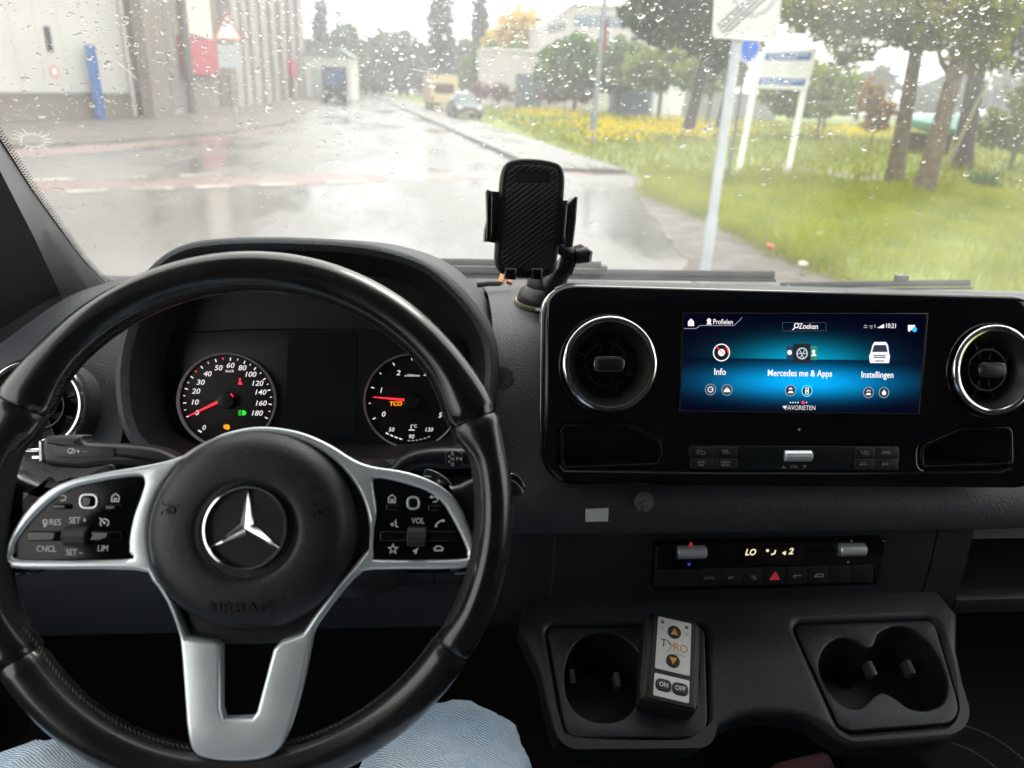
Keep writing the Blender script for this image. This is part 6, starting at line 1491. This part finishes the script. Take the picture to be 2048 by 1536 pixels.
# ------------------------------------------------------------------ pillar and cabin shell
pil = thing('windscreen_pillar', 'grey fabric covered windscreen pillar at the left edge', 'pillar', loc=(0, 0, 0))
rid = [(-130, 120), (-70, 230), (-10, 322), (30, 400), (66, 470), (96, 535), (122, 590)]
secs = []
for p, (rx, ry), k in zip(edgeL, rid, range(7)):
    n_ = Vector((.40*(p.x-XC), 1, .85)).normalized()
    a = p-n_*.004+Vector((.004, 0, 0)); r1 = at_depth(rx, ry, (p-CAM).dot(_F)-.055); r0 = a*.6+r1*.4+Vector((.002, -.008, .004)); r2 = r1+Vector((-.012, -.022, -.004)); r3 = r1+Vector((-.05, -.10, -.03)); r4 = r1+Vector((-.075, -.19, -.05)); r5 = r1+Vector((-.12, -.2, -.02))
    secs.append([a+n_*.01, a, r0, r1, r2, r3, r4, r5])
lo_ = [q+Vector((.015, .0, -.16)) for q in secs[-1]]
secs.append(lo_)
loft('front_trim', [s[:4] for s in secs], M_PILLAR_LIT, pil, ang=30); loft('side_trim', [s[3:] for s in secs], mat('pillar_side', (.028, .0285, .031), .6, bump=.5, bscale=500.), pil, ang=30)
cab = thing('van_cabin', 'dark van cabin shell of doors, roof and floor around the seats', 'cabin', loc=(0, 0, 0))
M_CAB = mat('cabin_dark', (.03, .03, .033), .7); M_HEAD = mat('headliner', (.30, .30, .30), .9); M_BULK = mat('bulkhead_panel', (.09, .09, .092), .8); M_DOOR = mat('door_trim', (.03, .031, .034), .6, bump=.3, bscale=500.)
LW, RW = -.74, 1.32; YB = -.85
def plate(name, pts, m, th=(0, 0, -.03)):
    t_ = Vector(th); return loft(name, [[Vector(p) for p in pts], [Vector(p)+t_ for p in pts]], m, cab, closed=True, cap=True)
plate('floor', [(LW, YB, .72), (RW, YB, .72), (RW, 1.35, .72), (LW, 1.35, .72)], M_VOID)
zr = 2.30
plate('roof', [(LW-.05, YB, zr+.05), (RW+.05, YB, zr+.05), (RW+.05, .64, zr+.01), (LW-.05, .64, zr+.01)], M_HEAD, (0, 0, .04))
plate('bulkhead', [(LW, YB, .7), (RW, YB, .7), (RW, YB, 2.36), (LW, YB, 2.36)], M_BULK, (0, -.04, 0))
for x, s in ((LW, -1), (RW, 1)):
    plate('door_panel', [(x, YB, .7), (x, 1.02, .7), (x, 1.02, 1.44), (x, YB, 1.44)], M_DOOR, (s*.06, 0, 0))
    plate('door_top', [(x, YB, 2.2), (x, .65, 2.2), (x, .65, 2.36), (x, YB, 2.36)], M_CAB, (s*.05, 0, 0))
    ye = -.45 if s < 0 else .02  # right post is unseen and lengthened to block window reflection in the console
    plate('door_post_and_blocker', [(x, YB, 1.439), (x, ye, 1.439), (x, ye, 2.201), (x, YB, 2.201)], M_CAB, (s*.05, 0, 0))
    plate('side_wing', [(x, 1.02, .7), (x, 1.35, .7), (x, 1.35, 1.52), (x, 1.02, 1.52)], M_DOOR, (s*.04, 0, 0))
plate('firewall', [(LW, 1.34, .7), (RW, 1.34, .7), (RW, 1.34, 1.5), (LW, 1.34, 1.5)], M_VOID, (0, .03, 0))
# right pillar, out of frame, mirror of the left one
loft('far_pillar', [[Vector((2*XC-q.x, q.y, q.z)) for q in s] for s in secs], M_PILLAR_LIT, cab, ang=30)
# ------------------------------------------------------------------ passenger seat edge (bottom right corner)
ps0 = at_y(2040, 1500, .36)
ST0 = thing('passenger_seat', 'dark fabric passenger seat on the right side of the cabin', 'seat', loc=(.80, 0, 1.12))
M_SEAT = mat('seat_fabric', (.016, .017, .019), .85, bump=.5, bscale=700., bkind='noise')
cs = rounded([(-.30, -.45), (.32, -.45), (.32, .36), (-.12, .40), (-.30, .30)], .09, 6)
slab('cushion', [cs], -.22, .03, .05, M_SEAT, ST0, seg=6); slab('pedestal', [rect(-.24, -.4, .26, .25, .03)], -.40, -.22, 0, M_VOID, ST0)
slab('backrest', [rounded([(-.28, .0), (.30, .0), (.27, .68), (-.25, .68)], .1, 6)], -.16, 0, .05, M_SEAT, ST0, seg=5).matrix_local = Matrix.Translation((0, -.42, .02)) @ Matrix.Rotation(R(100), 4, 'X')
vs = []; fs = []
csl = [Vector((x, y, .0)) for x, y in offset(cs if area2(cs) > 0 else cs[::-1], .055)]
pts = []
for a, b in zip(csl, csl[1:]+csl[:1]):
    n_ = max(1, int((b-a).length/.008))
    for k in range(n_): pts.append((a+(b-a)*k/n_, a+(b-a)*(k+.6)/n_))
for a, b in pts:
    v_, f_ = sweep([a+Vector((0, 0, .0302)), b+Vector((0, 0, .0302))], .0009, 4); o = len(vs); vs += v_; fs += [tuple(q+o for q in f) for f in f_]
from_data('seam_stitching', vs, fs, mat('seam_grey', (.16, .17, .17), .7), ST0)
bg_ = thing('fabric_bag', 'dark fabric bag with curved grey seams in the passenger footwell, bottom right corner', 'bag', loc=(.92, .74, .722))
slab('body', [rounded([(-.24, -.24), (.24, -.24), (.24, .20), (-.10, .22), (-.24, .10)], .09, 6)], 0, .278, .035, M_SEAT, bg_, seg=6)
vs = []; fs = []
for cv_ in ([(1925, 1450), (1965, 1464), (2005, 1486), (2048, 1520), (2085, 1560)], [(1905, 1486), (1945, 1502), (1985, 1530), (2020, 1565)]):
    pl = [at_z(x, y, 1.0008)-Vector((.92, .74, .722)) for x, y in spline(cv_, 12, closed=False)]
    for a, b in zip(pl[::2], pl[1::2]):
        v_, f_ = sweep([a, a+(b-a)*1.3], .0011, 5); o = len(vs); vs += v_; fs += [tuple(q+o for q in f) for f in f_]
from_data('seam_stitching', vs, fs, mat('bag_thread', (.30, .32, .32), .7), bg_)
ds = thing('driver_seat', 'dark driver seat cushion under the person in jeans', 'seat', loc=(XC-.42, -.22, 1.02))
slab('cushion', [rect(-.26, -.42, .26, .28, .08, 6)], -.2, .06, .05, M_SEAT, ds, seg=5); slab('pedestal', [rect(-.2, -.35, .2, .2, .03)], -.30, -.2, 0, M_VOID, ds)
# ------------------------------------------------------------------ driver's legs in jeans
def denim():
    m = bpy.data.materials.new('denim'); m.use_nodes = True; t = m.node_tree; b = t.nodes['Principled BSDF']; b.inputs['Roughness'].default_value = .85
    tcn = t.nodes.new('ShaderNodeTexCoord'); mp = t.nodes.new('ShaderNodeMapping'); mp.inputs['Rotation'].default_value = (0, 0, R(-58)); wv = t.nodes.new('ShaderNodeTexWave')
    wv.inputs['Scale'].default_value = 135; wv.inputs['Distortion'].default_value = 2.; wv.inputs['Detail'].default_value = 2; wv.inputs['Detail Scale'].default_value = 3
    t.links.new(tcn.outputs['Object'], mp.inputs[0]); t.links.new(mp.outputs[0], wv.inputs['Vector'])
    n = t.nodes.new('ShaderNodeTexNoise'); n.inputs['Scale'].default_value = 9; n.inputs['Detail'].default_value = 6; t.links.new(tcn.outputs['Object'], n.inputs['Vector'])
    r1 = t.nodes.new('ShaderNodeValToRGB'); r1.color_ramp.elements[0].position = .32; r1.color_ramp.elements[0].color = (.46, .62, .78, 1); r1.color_ramp.elements[1].position = .62; r1.color_ramp.elements[1].color = (.78, .87, .93, 1)
    t.links.new(n.outputs['Fac'], r1.inputs[0])
    mxx = t.nodes.new('ShaderNodeMix'); mxx.data_type = 'RGBA'; mxx.blend_type = 'MULTIPLY'; mxx.inputs['Factor'].default_value = .9
    r2 = t.nodes.new('ShaderNodeValToRGB'); r2.color_ramp.elements[0].color = (.18, .26, .38, 1); r2.color_ramp.elements[1].color = (1, 1, 1, 1); t.links.new(wv.outputs['Fac'], r2.inputs[0])
    t.links.new(r1.outputs[0], mxx.inputs['A']); t.links.new(r2.outputs[0], mxx.inputs['B']); t.links.new(mxx.outputs['Result'], b.inputs['Base Color'])
    bp = t.nodes.new('ShaderNodeBump'); bp.inputs['Strength'].default_value = .8; bp.inputs['Distance'].default_value = .0010; t.links.new(wv.outputs['Fac'], bp.inputs['Height']); t.links.new(bp.outputs['Normal'], b.inputs['Normal'])
    return m
kR = at_z(880, 1402, 1.345)+Vector((.012, -.03, -.070)); kL = at_z(85, 1455, 1.345)+Vector((-.01, -.03, -.070))
hipc = Vector((XC-.42, -.28, 1.20))
me = bpy.data.meshes.new('person')
def leg(k, s):
    h = hipc+Vector((s*.10, .03, -.01)); m1 = h*.66+k*.34; m2 = h*.33+k*.67+Vector((0, 0, .006))
    an = Vector((k.x+(-.02 if s < 0 else .02), k.y+.22, .84)); sh = k*.5+an*.5+Vector((0, .03, 0)); sh0 = k+Vector((0, .045, -.07))
    toe = an+Vector((s*.02, .17, -.07))
    return [(h, .105), (m1, .098), (m2, .094), (k, .088), (sh0, .082), (sh, .068), (an, .058), (toe, .045)]
V = [(hipc+Vector((0, -.02, .02)), .13)]; E_ = []
V.append((hipc+Vector((0, -.08, .16)), .14)); E_.append((0, 1))
for k, s in ((kL, -1), (kR, 1)):
    i0 = len(V); V += leg(k, s); E_.append((0, i0)); E_ += [(i0+q, i0+q+1) for q in range(7)]
me.from_pydata([tuple(v) for v, r in V], E_, []); me.update()
person = link('person', me, denim())
md = person.modifiers.new('Skin', 'SKIN'); md.use_smooth_shade = True
for i, (v, r) in enumerate(V):
    me.skin_vertices[0].data[i].radius = (r, r); me.skin_vertices[0].data[i].use_root = (i == 0)
s_ = person.modifiers.new('Subdivision', 'SUBSURF'); s_.levels = 4; s_.render_levels = 4
tx = bpy.data.textures.new('folds', 'CLOUDS'); tx.noise_scale = .07
dm = person.modifiers.new('Folds', 'DISPLACE'); dm.texture = tx; dm.strength = .034; dm.mid_level = .5; dm.texture_coords = 'LOCAL'
tx2 = bpy.data.textures.new('creases', 'CLOUDS'); tx2.noise_scale = .022; tx2.noise_type = 'HARD_NOISE'
d2_ = person.modifiers.new('Creases', 'DISPLACE'); d2_.texture = tx2; d2_.strength = .006; d2_.mid_level = .4; d2_.texture_coords = 'LOCAL'
tag(person, 'person seated at the wheel in light blue jeans, only the legs visible', 'person')

# ------------------------------------------------------------------ rainy air
hz = box('haze', (-160, -45, -1.0), (160, 190, 24.), None); hz.data.materials.clear()
hm = bpy.data.materials.new('rain_haze'); hm.use_nodes = True; ht = hm.node_tree; ht.nodes.clear()
ho = ht.nodes.new('ShaderNodeOutputMaterial'); hv = ht.nodes.new('ShaderNodeVolumePrincipled'); hv.inputs['Color'].default_value = (.93, .95, .96, 1); hv.inputs['Density'].default_value = .0022; hv.inputs['Anisotropy'].default_value = .2
ht.links.new(hv.outputs[0], ho.inputs['Volume']); hz.data.materials.append(hm); tag(hz, 'pale rain haze filling the air over the street', 'haze', kind='stuff')
